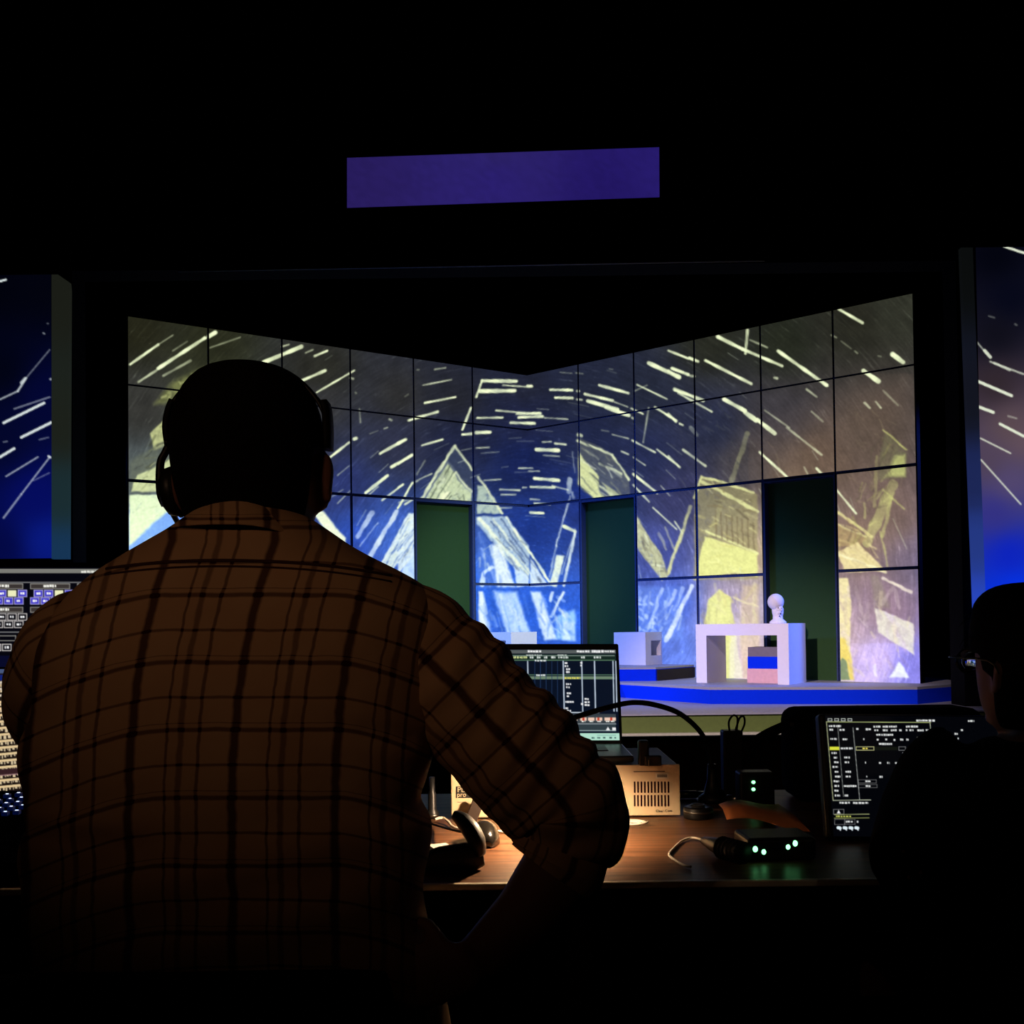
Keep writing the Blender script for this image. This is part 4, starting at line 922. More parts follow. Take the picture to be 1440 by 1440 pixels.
# power adapter standing with cable loops
pa = D(1030, 1121); dpa = pa.y / FW.y
pe = empty('power_adapter', (pa.x, pa.y, ZD), 'upright black power adapter with looped cables on top', 'adapter')
ztop = P(1030, 1026, dpa).z
MB().box((pa.x, pa.y, (ZD + ztop) / 2), (.045, .04, ztop - ZD), None, .004).build('body', M_PLAST, pe)
for pl_ in ([(1026, 1028), (1025, 1015), (1031, 1006), (1037, 1010), (1036, 1027)], [(1034, 1028), (1040, 1010), (1046, 1008), (1047, 1018), (1042, 1030)]):
    MB().tube([P(x, y, dpa - .005) for x, y in pl_], .0024, 8, True, 6).build('cable_loop', M_RUB, pe, True)
# clutter of connectors near it
for i, (x, y, ln, an, lab) in enumerate(((1012, 1121, .06, .5, 'steel audio connector lying beside the tape roll'), (1040, 1130, .055, -.4, 'steel audio connector lying in front of the power adapter'), (970, 1123, .07, .1, 'steel audio connector lying behind the tape roll'))):
    q = D(x, y); er_ = empty('audio_connector', (q.x, q.y, ZD), lab, 'connector', 'loose audio connectors', None, an)
    L_ = Rz(an)
    MB().cyl(q + L_ @ Vector((-ln / 2, 0, .0095)), q + L_ @ Vector((ln / 2 - .02, 0, .0095)), .0093, n=14).build('shell', M_STEEL, er_, True)
    MB().tube([q + L_ @ Vector((ln / 2 - .02, 0, .0095)), q + L_ @ Vector((ln / 2, 0, .0095))], [.008, .004], 12).build('boot', M_RUB, er_, True)
# charger block with two green lights
ch = D(1060, 1140); dch = ch.y / FW.y
ge = empty('charger', (ch.x, ch.y, ZD), 'black battery charger with two stacked green lights', 'charger')
zt_ = P(1060, 1086, dch).z
MB().box((ch.x + .01, ch.y + .03, (ZD + zt_) / 2), (.075, .05, zt_ - ZD), None, .005).build('body', M_PLAST, ge)
for y in (1100, 1110):
    q = Py(1059.5, y, ch.y + .004); MB().ball(q, (.0042, .003, .0036), None, 10, 8).build('green_light', M_LED, ge, True)
# orange paper
op_ = MB(); cor = [D(1012, 1153), D(1096, 1148), D(1142, 1178), D(1092, 1170), D(1040, 1163)]
g0 = []
for i in range(9):
    t = i / 8
    aa = D(1011 + t * 84, 1150 - t * 3); bb2 = D(1022 + t * 118, 1164 + t * 15)
    hgt = .012 + .010 * math.sin(t * 5.0) * (1 - .6 * t) + .004
    g0.append([aa + Vector((0, 0, hgt + .012)), (aa + bb2) / 2 + Vector((0, 0, hgt + .012)), bb2 + Vector((0, 0, hgt))])
op_.loft(g0, False, False)
ob = op_.build('orange_paper', M_ORANGE, None, True, 'creased orange paper sheet lying behind the black beltpack', 'paper')
sm = ob.modifiers.new('thickness', 'SOLIDIFY'); sm.thickness = .0006; rebase(ob, (cor[0].x, cor[0].y, ZD))
# beltpack
bpC = D(1075, 1205); be = empty('beltpack', (bpC.x, bpC.y, ZD), 'black intercom beltpack with four green lights and ribbed connector', 'beltpack')
Rb = Rz(.12)
yb_f = D(1075, 1213).y
x0 = D(1042, 1205).x; x1 = D(1140, 1205).x; zt_b = Py(1085, 1172, yb_f + .05).z
MB().box(((x0 + x1) / 2, yb_f + .05, (ZD + zt_b) / 2 + .001), (x1 - x0, .09, zt_b - ZD), Rz(.06), .007, 3).build('case', M_PLAST, be)
for x, y, r in ((1062, 1194, .0045), (1074, 1198, .004), (1108, 1191, .004), (1118, 1186, .0045)):
    q = Py(x, y, yb_f + .001 + (x - 1042) * .00008); MB().ball(q, (r, .0025, r * 1.15), None, 10, 8).build('green_light', M_LED, be, True)
cN = [Dz(1044, 1200, .018), Dz(1030, 1196, .018), Dz(1016, 1192, .018), Dz(1002, 1187, .017), Dz(990, 1182, .015)]
MB().tube(cN, [.018, .018, .0165, .012, .007], 16).build('connector', M_DGREY, be, True)
for i in range(6):
    q = cN[0].lerp(cN[2], i / 5.0); tdir = (cN[2] - cN[0]).normalized()
    MB().tube([q - tdir * .0012, q + tdir * .0012], .0196, 16).build('rib', M_RUB, be, True)
cable('headset_cable', [Dz(990, 1182, .014), Dz(975, 1178, .006), Dz(960, 1182, .003), Dz(948, 1192, .003), Dz(941, 1202, .003), Dz(950, 1210, .003), Dz(962, 1217, .003), Dz(972, 1219, .003)], .0022, M_CREAM, 'thin cable bent in a corner leading from the beltpack')
# pen by the paper
pn = cable('pen', [Dz(1122, 1181, .004), Dz(1142, 1182, .004)], .0022, M_STEEL, 'thin steel pen lying beside the orange paper', 'pen', None, 1)

# ------------------------------------------------------------------ hooded monitor in front of the second operator
rm = Canvas(1155, 1000, 1445, 1180, 1.6); rm.a[:] = (3, 4, 8)
G_ = lambda x, y: (1120 + x / 4.5, 980 + y / 4.5)
def rl_(x0, y0, x1, y1, w_, c=(190, 196, 170), al=1.0): rm.line(*G_(x0, y0), *G_(x1, y1), w_, c, al, .8)
def rs(x0, y, x1, h=14, c=(220, 222, 220)): xa, ya = G_(x0, y); xb, _ = G_(x1, y); rm.smudge(xa, ya, xb, h / 4.5, c)
rl_(190, 158, 850, 162, 1, (190, 200, 130)); rl_(190, 158, 232, 655, 1, (180, 184, 140)); rl_(845, 162, 862, 345, 1); rl_(232, 655, 470, 652, 1)
for x in (200, 242, 284, 326): rm.frame(*G_(x, 138), *G_(x + 24, 152), .9, (200, 205, 200))
for x0, y, x1 in ((758,150,878),(1085,153,1125),(205,185,282),(487,188,532),(545,188,635),(693,188,772),(208,208,232),(272,208,305),(378,203,395),(438,205,472),(493,211,525),(546,211,578),(597,211,634),(650,211,672),(692,211,702),(715,211,742),(765,212,805),(818,210,835),(505,240,612),(215,266,255),(292,268,322),(423,268,430),(508,270,520),(562,270,574),(614,272,626),(656,270,676),(695,270,710),(522,298,605),(280,326,355),(222,355,255),(236,384,258),(302,384,338),(238,414,270),(305,414,333),(434,416,440),(522,418,536),(574,418,590),(624,418,638),(228,443,262),(242,474,265),(310,474,345),(244,504,278),(312,504,342),(442,504,448),(525,506,545),(235,534,270),(436,534,468),(240,564,270),(300,564,380),(438,564,468),(240,593,273),(243,624,276),(305,624,327),(272,670,338),(358,671,455),(312,790,358),(382,790,395),(700,328,710),(724,328,736),(672,358,678),(728,360,742),(925,234,952),(1000,234,1026),(928,264,942),(1020,264,1030),(930,290,940),(1040,210,1054)):
    rs(x0, y, x1)
rm.rect(*G_(210, 315), *G_(272, 337), (214, 218, 60)); rm.frame(*G_(378, 316), *G_(490, 337), .9, (200, 200, 140)); rs(418, 327, 450, 12, (236, 220, 90)); rm.rect(*G_(495, 316), *G_(640, 337), (16, 20, 14))
rm.frame(*G_(392, 525), *G_(505, 545), .7, (120, 120, 120)); rm.frame(*G_(392, 555), *G_(510, 574), .7, (120, 120, 120)); rm.frame(*G_(648, 316), *G_(690, 338), .7, (150, 150, 150))
rl_(262, 195, 298, 630, .8, (140, 144, 140)); rl_(358, 195, 400, 650, .9, (160, 164, 160)); rl_(765, 255, 778, 350, .8); rl_(815, 255, 824, 345, .8); rl_(690, 340, 696, 395, .7)
rm.frame(*G_(235, 712), *G_(300, 742), .8, (130, 130, 130)); rm.poly([G_(256, 738), G_(267, 715), G_(280, 738)], (240, 240, 240)); rl_(240, 745, 460, 742, 1, (170, 176, 120)); rl_(240, 768, 460, 765, 1, (150, 156, 90)); rs(250, 756, 345, 12, (190, 196, 90))
rm.frame(*G_(242, 775), *G_(305, 808), .7, (120, 120, 120)); rm.frame(*G_(305, 775), *G_(370, 806), .7, (120, 120, 120))
for x in (270, 308, 345, 382): rm.line(*G_(x - 6, 828), *G_(x + 6, 830), 4.5, (225, 240, 245)); rm.line(*G_(x + 4, 836), *G_(x + 8, 842), 2, (225, 235, 240))
dm = 1.90
q0, q1, q2 = P(1160, 1006, dm + .03), P(1440, 1009, dm + .03), P(1172, 1176, dm - .03)
nm = (q1 - q0).cross(q2 - q0).normalized(); nm = nm if nm.y < 0 else -nm
ex = (q1 - q0).normalized(); ez = (q0 - q2).normalized(); Ws, Hs = (q1 - q0).length, (q0 - q2).length
Rm = Matrix((ex, -nm, nm.cross(ex))).transposed()
hm = empty('monitor', (q2.x + Ws / 2, q2.y + .05, ZD), 'black monitor with dark cue sheet in front of the dark-haired person', 'monitor')
picture_panel('display', q0 + nm * .001, q1 - q0, q2 - q0, nm, .002, 420, 260, rm, M_LCD, hm)
cen = q2 + ex * Ws / 2 + ez * Hs / 2
MB().box(cen - nm * .016 + ex * .004 + Vector((0, 0, .0)), (Ws + .03, .028, Hs + .008), Rm, .006, 3).build('housing', M_PLAST, hm)
zst = min((cen - ez * Hs / 2).z, 9)
MB().box(((cen.x), cen.y + .07, (ZD + .006 + cen.z) / 2), (.05, .02, cen.z - ZD), None, .004).build('stand', M_PLAST, hm)
MB().box((cen.x, cen.y + .04, ZD + .005), (.22, .16, .01), None, .004).build('stand_base', M_PLAST, hm)
# black padded bag behind the monitor (its rounded top shows over the monitor)
bgc = D(1245, 1115); dbg = 2.27
bge = empty('equipment_bag', (P(1245, 1000, dbg).x, P(1245, 1000, dbg).y + .06, ZD), 'black padded equipment bag behind the monitor with cue sheet', 'bag')
zb = P(1245, 998, dbg).z; xa = P(1119, 1000, dbg).x; xb = P(1390, 1000, dbg).x; ybg = P(1245, 1000, dbg).y
MB().box(((xa + xb) / 2, ybg + .08, (ZD + zb) / 2), (xb - xa, .15, zb - ZD), None, .03, 4).build('pouch', M_DCLOTH, bge, True)
MB().tube([P(1124, 1010, dbg - .01), P(1105, 1020, dbg - .02), P(1080, 1032, dbg - .03), P(1060, 1045, dbg - .03), P(1056, 1064, dbg - .03)], [.010, .011, .012, .011, .009], 10, True, 5, (1, .5)).build('strap', M_DCLOTH, bge, True)
MB().box(P(1114, 1019, dbg - .025), (.008, .004, .008), None, .001).build('buckle', M_STEEL, bge)

# ================================================================== PEOPLE
def remeshed(name, mb, voxel, smooth_it, material, parent):
    bm = mb.bm; bmesh.ops.recalc_face_normals(bm, faces=bm.faces)
    me = bpy.data.meshes.new(name + '_src'); bm.to_mesh(me); bm.free()
    t = bpy.data.objects.new('tmp', me); COL.objects.link(t)
    r = t.modifiers.new('r', 'REMESH'); r.mode = 'VOXEL'; r.voxel_size = voxel
    s_ = t.modifiers.new('s', 'SMOOTH'); s_.iterations = smooth_it; s_.factor = .5
    dg = bpy.context.evaluated_depsgraph_get(); dg.update()
    out = bpy.data.meshes.new_from_object(t.evaluated_get(dg)); bpy.data.objects.remove(t)
    out.name = name; out.transform(local(parent)); out.materials.clear(); out.materials.append(material)
    out.polygons.foreach_set('use_smooth', [True] * len(out.polygons))
    return link(bpy.data.objects.new(name, out), parent)
HEAD = [(.1165,.006,.01,-.015),(.1145,.028,.042,-.046),(.108,.050,.064,-.070),(.095,.067,.081,-.088),(.075,.080,.091,-.100),(.045,.0885,.096,-.106),(.010,.0905,.095,-.104),(-.02,.089,.094,-.097),(-.05,.083,.093,-.084),(-.08,.072,.091,-.066),(-.105,.053,.086,-.048),(-.122,.034,.076,-.0)]
def head_rings(c, R, grow=0.0, n=28):
    out = []
    for z, hw, f, b in HEAD:
        yc = (f + b) / 2; hd = (f - b) / 2
        out.append([c + R @ Vector(((hw + grow) * math.copysign(abs(math.cos(t)) ** .92, math.cos(t)), yc + (hd + grow) * math.copysign(abs(math.sin(t)) ** .92, math.sin(t)), z + grow * (z / .117))) for t in [2 * math.pi * k / n for k in range(n)]])
    return out
def add_head(mb, c, R, pressed=False):
    mb.loft(head_rings(c, R))
    q = lambda x, y, z: c + R @ Vector((x, y, z))
    mb.tube([q(0, .088, .012), q(0, .103, -.012), q(0, .112, -.032), q(0, .096, -.042)], [.008, .010, .013, .009], 10)   # nose
    mb.tube([q(-.04, .088, .022), q(0, .097, .022), q(.04, .088, .022)], [.008, .009, .008], 8)                       # brow
    mb.ball(q(0, .090, -.068), (.024, .010, .008), R); mb.ball(q(0, .088, -.102), (.026, .014, .016), R)             # lips, chin
    for s in ((1,) if pressed else (-1, 1)):
        mb.ball(q(s * .093, -.008, -.022), (.008, .018, .031), R @ Matrix.Rotation(s * -.12, 3, 'Y') @ Matrix.Rotation(s * .35, 3, 'Z'))
        mb.ball(q(s * .098, -.016, -.012), (.008, .012, .022), R)
        mb.ball(q(s * .089, .0, -.048), (.008, .010, .012), R)
def add_hand(mb, w_, fwd, nrm, side, curl=.5, r=.0085):
    """palm plus five tapering fingers; fwd = finger direction, nrm = back of the hand, side = thumb side"""
    f, n, s = Vector(fwd).normalized(), Vector(nrm).normalized(), Vector(side).normalized()
    mb.loft([[w_ + f * a_ + s * (hw * math.cos(t)) + n * (.013 * math.sin(t)) for t in [2 * math.pi * k / 12 for k in range(12)]] for a_, hw in ((-.015, .025), (.02, .034), (.06, .041), (.095, .040))])
    for off, ln in ((.032, .070), (.011, .080), (-.011, .075), (-.031, .058)):
        b = w_ + f * .088 + s * off; d = f.copy(); pts = [b - f * .02, b]; 
        for k in range(3):
            d = (d * math.cos(curl * .8) - n * math.sin(curl * .8)).normalized() if k else (d * math.cos(curl * .5) - n * math.sin(curl * .5)).normalized()
            n_ = n; b = b + d * ln * (.42, .32, .26)[k]; pts.append(b)
        mb.tube(pts, [r, r, r * .97, r * .88, r * .7], 8)
    b = w_ + f * .03 + s * .03; d = (f * .6 + s * .8 - n * .2).normalized()
    mb.tube([b - s * .015, b, b + d * .035, b + (d * .035) + (f * .8 + s * .3 - n * .4).normalized() * .028], [r * 1.35, r * 1.3, r * 1.1, r * .8], 8)
def sup(t, e): return math.copysign(abs(t) ** e, t)
def torso_rings(spec, grow=0.0, n=40, ex=.85):
    out = []
    for y, xl_, xr_, dc, hd in spec:
        cx = (xl_ + xr_) / 2; c = P(cx, y, dc); hw = (P(xr_, y, dc) - P(xl_, y, dc)).length / 2
        out.append([c + RT * ((hw + grow) * sup(math.cos(t), ex)) + Vector((0, (hd + grow) * sup(math.sin(t), ex), 0)) for t in [2 * math.pi * k / n for k in range(n)]])
    return out

# ------------------------------------------------------------------ plaid shirt material, driven by cloth coordinates (thread counts) stored on the mesh
def plaid_mat():
    M = bpy.data.materials.new('plaid_cotton'); M.use_nodes = True; nt = M.node_tree; b = nt.nodes['Principled BSDF']; N = nt.nodes.new
    at = N('ShaderNodeAttribute'); at.attribute_name = 'cloth'
    wob = N('ShaderNodeTexNoise'); wob.inputs['Scale'].default_value = 3.0
    nt.links.new(at.outputs['Vector'], wob.inputs['Vector'])
    add = N('ShaderNodeVectorMath'); add.operation = 'MULTIPLY_ADD'; add.inputs[1].default_value = (.05, .05, 0)
    nt.links.new(wob.outputs['Color'], add.inputs[0]); nt.links.new(at.outputs['Vector'], add.inputs[2])
    sep = N('ShaderNodeSeparateXYZ'); nt.links.new(add.outputs[0], sep.inputs[0])
    def m_(op, a_, b_=None):
        n = N('ShaderNodeMath'); n.operation = op
        for i, v in enumerate((a_, b_)):
            if v is None: continue
            if isinstance(v, (int, float)): n.inputs[i].default_value = v
            else: nt.links.new(v, n.inputs[i])
        return n.outputs[0]
    def stripes(src, lst):
        tot = None
        for c, wd, st_ in lst:
            d = m_('PINGPONG', m_('SUBTRACT', src, c), .5)
            mr = N('ShaderNodeMapRange'); mr.inputs['From Min'].default_value = wd * .6; mr.inputs['From Max'].default_value = wd * 1.3
            mr.inputs['To Min'].default_value = st_; mr.inputs['To Max'].default_value = 0
            nt.links.new(d, mr.inputs['Value'])
            tot = mr.outputs[0] if tot is None else m_('ADD', tot, mr.outputs[0])
        return tot
    vs = stripes(sep.outputs['X'], [(0, .045, .85), (.34, .014, .65), (.47, .030, .55), (.65, .018, .65)])
    hs = stripes(sep.outputs['Y'], [(0, .034, .70), (.90, .008, .45), (.52, .022, .62)])
    t = m_('MINIMUM', m_('ADD', vs, hs), 1.0)
    n1 = N('ShaderNodeTexNoise'); n1.inputs['Scale'].default_value = 1.6; nt.links.new(at.outputs['Vector'], n1.inputs['Vector'])
    base = N('ShaderNodeMix'); base.data_type = 'RGBA'; base.inputs[6].default_value = (.46, .25, .13, 1); base.inputs[7].default_value = (.52, .33, .18, 1)
    nt.links.new(n1.outputs[0], base.inputs[0])
    mx = N('ShaderNodeMix'); mx.data_type = 'RGBA'; mx.inputs[7].default_value = (.035, .007, .006, 1)
    nt.links.new(t, mx.inputs[0]); nt.links.new(base.outputs[2], mx.inputs[6]); nt.links.new(mx.outputs[2], b.inputs['Base Color'])
    b.inputs['Roughness'].default_value = .95; b.inputs['Specular IOR Level'].default_value = .05
    tc = N('ShaderNodeTexCoord'); n2 = N('ShaderNodeTexNoise'); n2.inputs['Scale'].default_value = 13; n2.inputs['Detail'].default_value = 3; nt.links.new(tc.outputs['Object'], n2.inputs['Vector'])
    bp = N('ShaderNodeBump'); bp.inputs['Strength'].default_value = .35; bp.inputs['Distance'].default_value = .012
    nt.links.new(n2.outputs[0], bp.inputs['Height']); nt.links.new(bp.outputs[0], b.inputs['Normal'])
    return M
M_PLAID = plaid_mat()
def cloth_obj(name, rings, uv, parent, closed=True, cap=False, thick=0.0, wr=None):
    """lofted cloth with a 'cloth' attribute; uv(i, k, point) -> pattern coordinates, wr(point, i, k) -> offset vector"""
    n = len(rings[0]); verts = []; cu_ = []
    for i, r in enumerate(rings):
        for k in range(n + (1 if closed else 0)):
            p = Vector(r[k % n]); cu_.append(uv(i, k, p))
            if wr: p = p + wr(p, i, k % n)
            verts.append(p)
    w_ = n + (1 if closed else 0); faces = []
    for i in range(len(rings) - 1):
        for k in range(w_ - 1): faces.append((i * w_ + k, i * w_ + k + 1, (i + 1) * w_ + k + 1, (i + 1) * w_ + k))
    me = bpy.data.meshes.new(name); L = local(parent); me.from_pydata([L @ v for v in verts], [], faces)
    at = me.attributes.new('cloth', 'FLOAT_VECTOR', 'POINT')
    at.data.foreach_set('vector', np.array([(u, v, 0) for u, v in cu_]).ravel())
    me.materials.append(M_PLAID); me.polygons.foreach_set('use_smooth', [True] * len(me.polygons)); me.update()
    o = link(bpy.data.objects.new(name, me), parent)
    if thick: s_ = o.modifiers.new('thickness', 'SOLIDIFY'); s_.thickness = thick; s_.offset = 0
    return o
def subdiv_rings(rings, k):
    pts = [[Vector(p) for p in r] for r in rings]; out = []
    n = len(rings[0])
    for i in range(len(pts) - 1):
        a0, a1, a2, a3 = pts[max(i - 1, 0)], pts[i], pts[i + 1], pts[min(i + 2, len(pts) - 1)]
        for j in range(k):
            t = j / k
            out.append([0.5 * ((2 * a1[m_]) + (a2[m_] - a0[m_]) * t + (2 * a0[m_] - 5 * a1[m_] + 4 * a2[m_] - a3[m_]) * t * t + (-a0[m_] + 3 * a1[m_] - 3 * a2[m_] + a3[m_]) * t ** 3) for m_ in range(n)])
    out.append(pts[-1]); return out

# ------------------------------------------------------------------ the operator in the plaid shirt
TS = [(712,292,412,1.262,.066),(722,280,426,1.262,.074),(735,262,446,1.26,.085),(750,240,468,1.258,.095),(765,214,490,1.257,.103),(782,184,520,1.255,.112),(802,152,560,1.253,.120),(822,126,594,1.252,.126),
      (846,102,616,1.25,.131),(876,82,632,1.25,.136),(910,66,634,1.25,.141),(950,62,630,1.25,.146),(1000,60,624,1.25,.150),(1040,44,616,1.25,.152),(1072,44,606,1.25,.154),(1100,52,598,1.25,.155),(1125,57,591,1.25,.157),(1150,61,604,1.25,.159),
      (1168,52,607,1.25,.161),(1200,48,603,1.25,.163),(1250,54,594,1.25,.166),(1300,57,600,1.25,.168),(1350,62,612,1.25,.172),(1410,64,626,1.25,.176),(1500,62,640,1.25,.180),(1570,70,630,1.25,.175)]
man = empty('person', P(345, 1560, 1.25) * 1.0, 'person in tan and brown plaid shirt and headset, hand on hip', 'person')
man.location.z = 0.0
hc = P(351, 653, 1.27)
Rh = Rz(.05)
bd_ = MB(); add_head(bd_, hc, Rh, True); bd_.ball(hc + Rh @ Vector((-.086, -.01, -.03)), (.007, .016, .026))
bd_.tube([hc + Vector((0, -.012, -.05)), hc + Vector((0, -.015, -.10)), P(350, 760, 1.258)], [.062, .062, .072], 20)
bd_.loft(torso_rings([s for s in TS if s[0] > 750], -.014))
elb = P(806, 1158, 1.22); wri = P(672, 1352, 1.17); sh = P(572, 890, 1.25)
bd_.tube([sh, P(690, 1020, 1.24), elb], [.058, .054, .044], 16); bd_.tube([elb, P(788, 1222, 1.205), P(738, 1288, 1.19), wri], [.046, .046, .038, .029], 16)
add_hand(bd_, wri + Vector((-.012, .0, -.008)), (P(590, 1375, 1.17) - wri).normalized() + Vector((0, .25, 0)), (0, -1, .35), (0, .25, 1), .45)
shl = P(120, 892, 1.25); el2 = P(84, 1010, 1.36); wl2 = Vector((P(120, 1100, 1.62).x, yd + .03, ZD + .045))
bd_.tube([shl, el2], [.058, .046], 16); bd_.tube([el2, (el2 + wl2) / 2, wl2], [.046, .044, .029], 16)
add_hand(bd_, wl2 + Vector((.0, .012, -.004)), (.1, 1, -.16), (0, .16, 1), (1, 0, 0), .25)
hipz = .60
for s in (-1, 1):
    hx = P(345, 1500, 1.25).x + s * .105
    bd_.tube([(hx, 1.24, hipz), (hx + s * .05, 1.48, .585), (hx + s * .09, 1.66, .56), (hx + s * .09, 1.67, .30), (hx + s * .08, 1.64, .10)], [.085, .080, .062, .055, .040], 16)
    bd_.tube([(hx + s * .08, 1.62, .055), (hx + s * .085, 1.72, .045), (hx + s * .09, 1.82, .03)], [.038, .036, .024], 12)
remeshed('body', bd_, .0065, 3, M_SKIN, man)
# cropped dark hair over skull and nape
hr = head_rings(hc, Rh, .0035)
hbm = MB(); n = len(hr[0]); R_ = [[hbm.bm.verts.new(p) for p in r] for r in hr[:10]]
for i in range(9):
    for k in range(n):
        t = 2 * math.pi * (k + .5) / n; z = HEAD[i + 1][0]
        lim = 1.2 if z > .05 else (.30 if z > .0 else (-.05 if z > -.02 else -.35))
        if math.sin(t) < lim: hbm.bm.faces.new((R_[i][k], R_[i][(k + 1) % n], R_[i + 1][(k + 1) % n], R_[i + 1][k]))
hbm.bm.faces.new(R_[0]); 
for v in [v for v in hbm.bm.verts if not v.link_faces]: hbm.bm.verts.remove(v)
hob = hbm.build('hair', M_HAIR, man, True); so = hob.modifiers.new('t', 'SOLIDIFY'); so.thickness = .003
ss = hob.modifiers.new('s', 'SUBSURF'); ss.levels = 1; ss.render_levels = 1
for s in (-1, 1):
    MB().ball(hc + Rh @ Vector((s * .032, .083, .0)), .0125, None, 12, 8).build('eye', mat('eye_white', (.5, .48, .45), .2), man, True)
shirt = bpy.data.objects.new('shirt', None); link(shirt, man); shirt['label'] = 'tan and brown plaid shirt with rolled sleeves'; shirt.empty_display_size = .05
def lean(y):
    t = max(0.0, (1110 - y) / 310.0); return 50 * t ** 2.0 if y > 760 else 50 * (350 / 310.) ** 2 * 1.0
def torso_uv(i, k, p):
    x, y = proj(p)
    # threads run down the body and drop over the shoulders
    dr = 50 * max(0, (235 - x) / 180.0) ** 1.6 + 46 * max(0, (x - 470) / 150.0) ** 1.6
    sp_ = 1.0 + .10 * max(0, (y - 900) / 400.0)
    return ((x - 185 - lean(y) * .95) / 145.0, (y - dr - 839) / 95.0)
def fold(p, amp, f=9.0):
    v = Vector((p.x * f, p.y * f, p.z * f * .8)); return mnoise.noise(v) * amp + mnoise.noise(v * 2.3 + Vector((5, 1, 3))) * amp * .5
def torso_wr(p, i, k):
    x, y = proj(p); a_ = fold(p, .0045)
    # drag folds from the armpit and slack cloth above the belt
    a_ += .006 * math.exp(-((y - 1010 - (x - 330) * .12) / 14) ** 2) * max(0, min(1, (x - 400) / 120)) * -1
    a_ += .007 * math.exp(-((y - 1165 + abs(x - 330) * .05) / 18) ** 2) * max(0, min(1, (abs(x - 330) - 90) / 120))
    a_ += .0035 * math.sin(y / 17.0 + x / 60.0) * max(0, min(1, (y - 1120) / 120))
    edge = max(0, min(1, (y - 745) / 40))
    return Vector((0, -1, 0)) * a_ * edge
rings = subdiv_rings(torso_rings(TS, 0, 96), 4)
cloth_obj('shirt_back', rings, torso_uv, shirt, wr=torso_wr)
# yoke seam: a thin raised double line across the shoulder blades
ysm = []
for i in range(41):
    t = i / 40; x = 150 + t * 400; y = 789 + 16 * abs(2 * t - 1) ** 2.2 + 10 * (t - .5)
    ysm.append((x, y))
from mathutils.bvhtree import BVHTree
sb_ = [o for o in shirt.children if o.name.startswith('shirt_back')][0]; Lm = local(shirt).inverted()
bv = BVHTree.FromPolygons([Lm @ v.co for v in sb_.data.vertices], [tuple(p.vertices) for p in sb_.data.polygons])
for off in (0, 8):
    sp_ = []
    for x, y in ysm:
        hit = bv.ray_cast(C0, ray(x, y + off).normalized())
        if hit[0] is not None: sp_.append(hit[0])
    MB().tube(sp_, .0022 if off == 0 else .0014, 6).build('yoke_seam', mat('brown_seam', (.05, .012, .009), .95), shirt, True)
# collar: a folded band round the neck
def col_ring(y, xl_, xr_, dc, hd): return torso_rings([(y + (11 if y < 712 else 7), xl_, xr_, dc, hd)], 0, 64, .95)[0]
cr_ = [col_ring(712, 303, 402, 1.262, .068), col_ring(703, 300, 405, 1.262, .070), col_ring(701.5, 297, 408, 1.262, .074), col_ring(706, 292, 413, 1.262, .077), col_ring(722, 274, 431, 1.262, .094), col_ring(738, 252, 457, 1.26, .109), col_ring(743, 247, 461, 1.26, .111)]
def tilt(r):
    out = []
    for p in r:
        x, y = proj(p); out.append(Vector(p) + Vector((0, 0, -.010 * max(0, (x - 330) / 80.0) ** 2 - .014 * max(0, (p[1] - 1.262) / .07))))
    return out
def collar_uv(i, k, p):
    x, y = proj(p); return ((x - 272) / 118.0 + .1, (y - 732) / 60.0)
cloth_obj('collar', subdiv_rings([tilt(r) for r in cr_], 3), collar_uv, shirt, thick=.002)
def sleeve(name, pts, rad, ph, wrk=.011, flat=None):
    P2, R2 = catmull([Vector(p) for p in pts], rad, 14); rr = tube_rings(P2, R2, 48, flat)
    ln = [0.0]
    for a_, b_ in zip(P2, P2[1:]): ln.append(ln[-1] + (b_ - a_).length)
    def uv(i, k, p): return (k / 48.0 * 3.6 + ph[0], ln[i] / .085 + ph[1])
    def wr(p, i, k):
        dirv = (p - P2[i]).normalized(); th_ = 2 * math.pi * k / 48
        s_ = ln[i] * 62 + 1.6 * math.sin(th_ + .6) + 2.2 * mnoise.noise(Vector((p.x * 5, p.y * 5, p.z * 5)))
        amp = wrk * (.5 + .5 * math.sin(th_ * 1.0 + 1.0)); s2 = ln[i] * 165 + 2.4 * math.sin(th_ * 2 + 1) + 3.0 * mnoise.noise(Vector((p.x * 9, p.y * 9, p.z * 9)))
        return dirv * ((amp * .30 * math.sin(s_) + amp * .42 * math.sin(s2) * (.4 + .6 * min(1, ln[i] / .25))) * min(1, ln[i] / .08) + fold(p, .0035, 16))
    return cloth_obj(name, rr, uv, shirt, wr=wr)
sleeve('sleeve', [P(540, 905, 1.25), P(580, 912, 1.248), P(648, 975, 1.242), P(720, 1052, 1.235), P(775, 1110, 1.228), P(803, 1152, 1.22), P(792, 1205, 1.212)], [.074, .078, .0745, .076, .074, .070, .050], (.15, .2))
sleeve('sleeve', [P(150, 905, 1.25), P(120, 915, 1.25), P(92, 958, 1.28), P(84, 1000, 1.34), P(100, 1035, 1.43), P(118, 1060, 1.50)], [.070, .074, .071, .064, .058, .052], (.4, .3), .004)
cuff_pts = [P(790, 1192, 1.213), P(783, 1212, 1.211), P(774, 1226, 1.209)]
sleeve('rolled_cuff', cuff_pts, [.056, .058, .054], (.3, .1), .002)
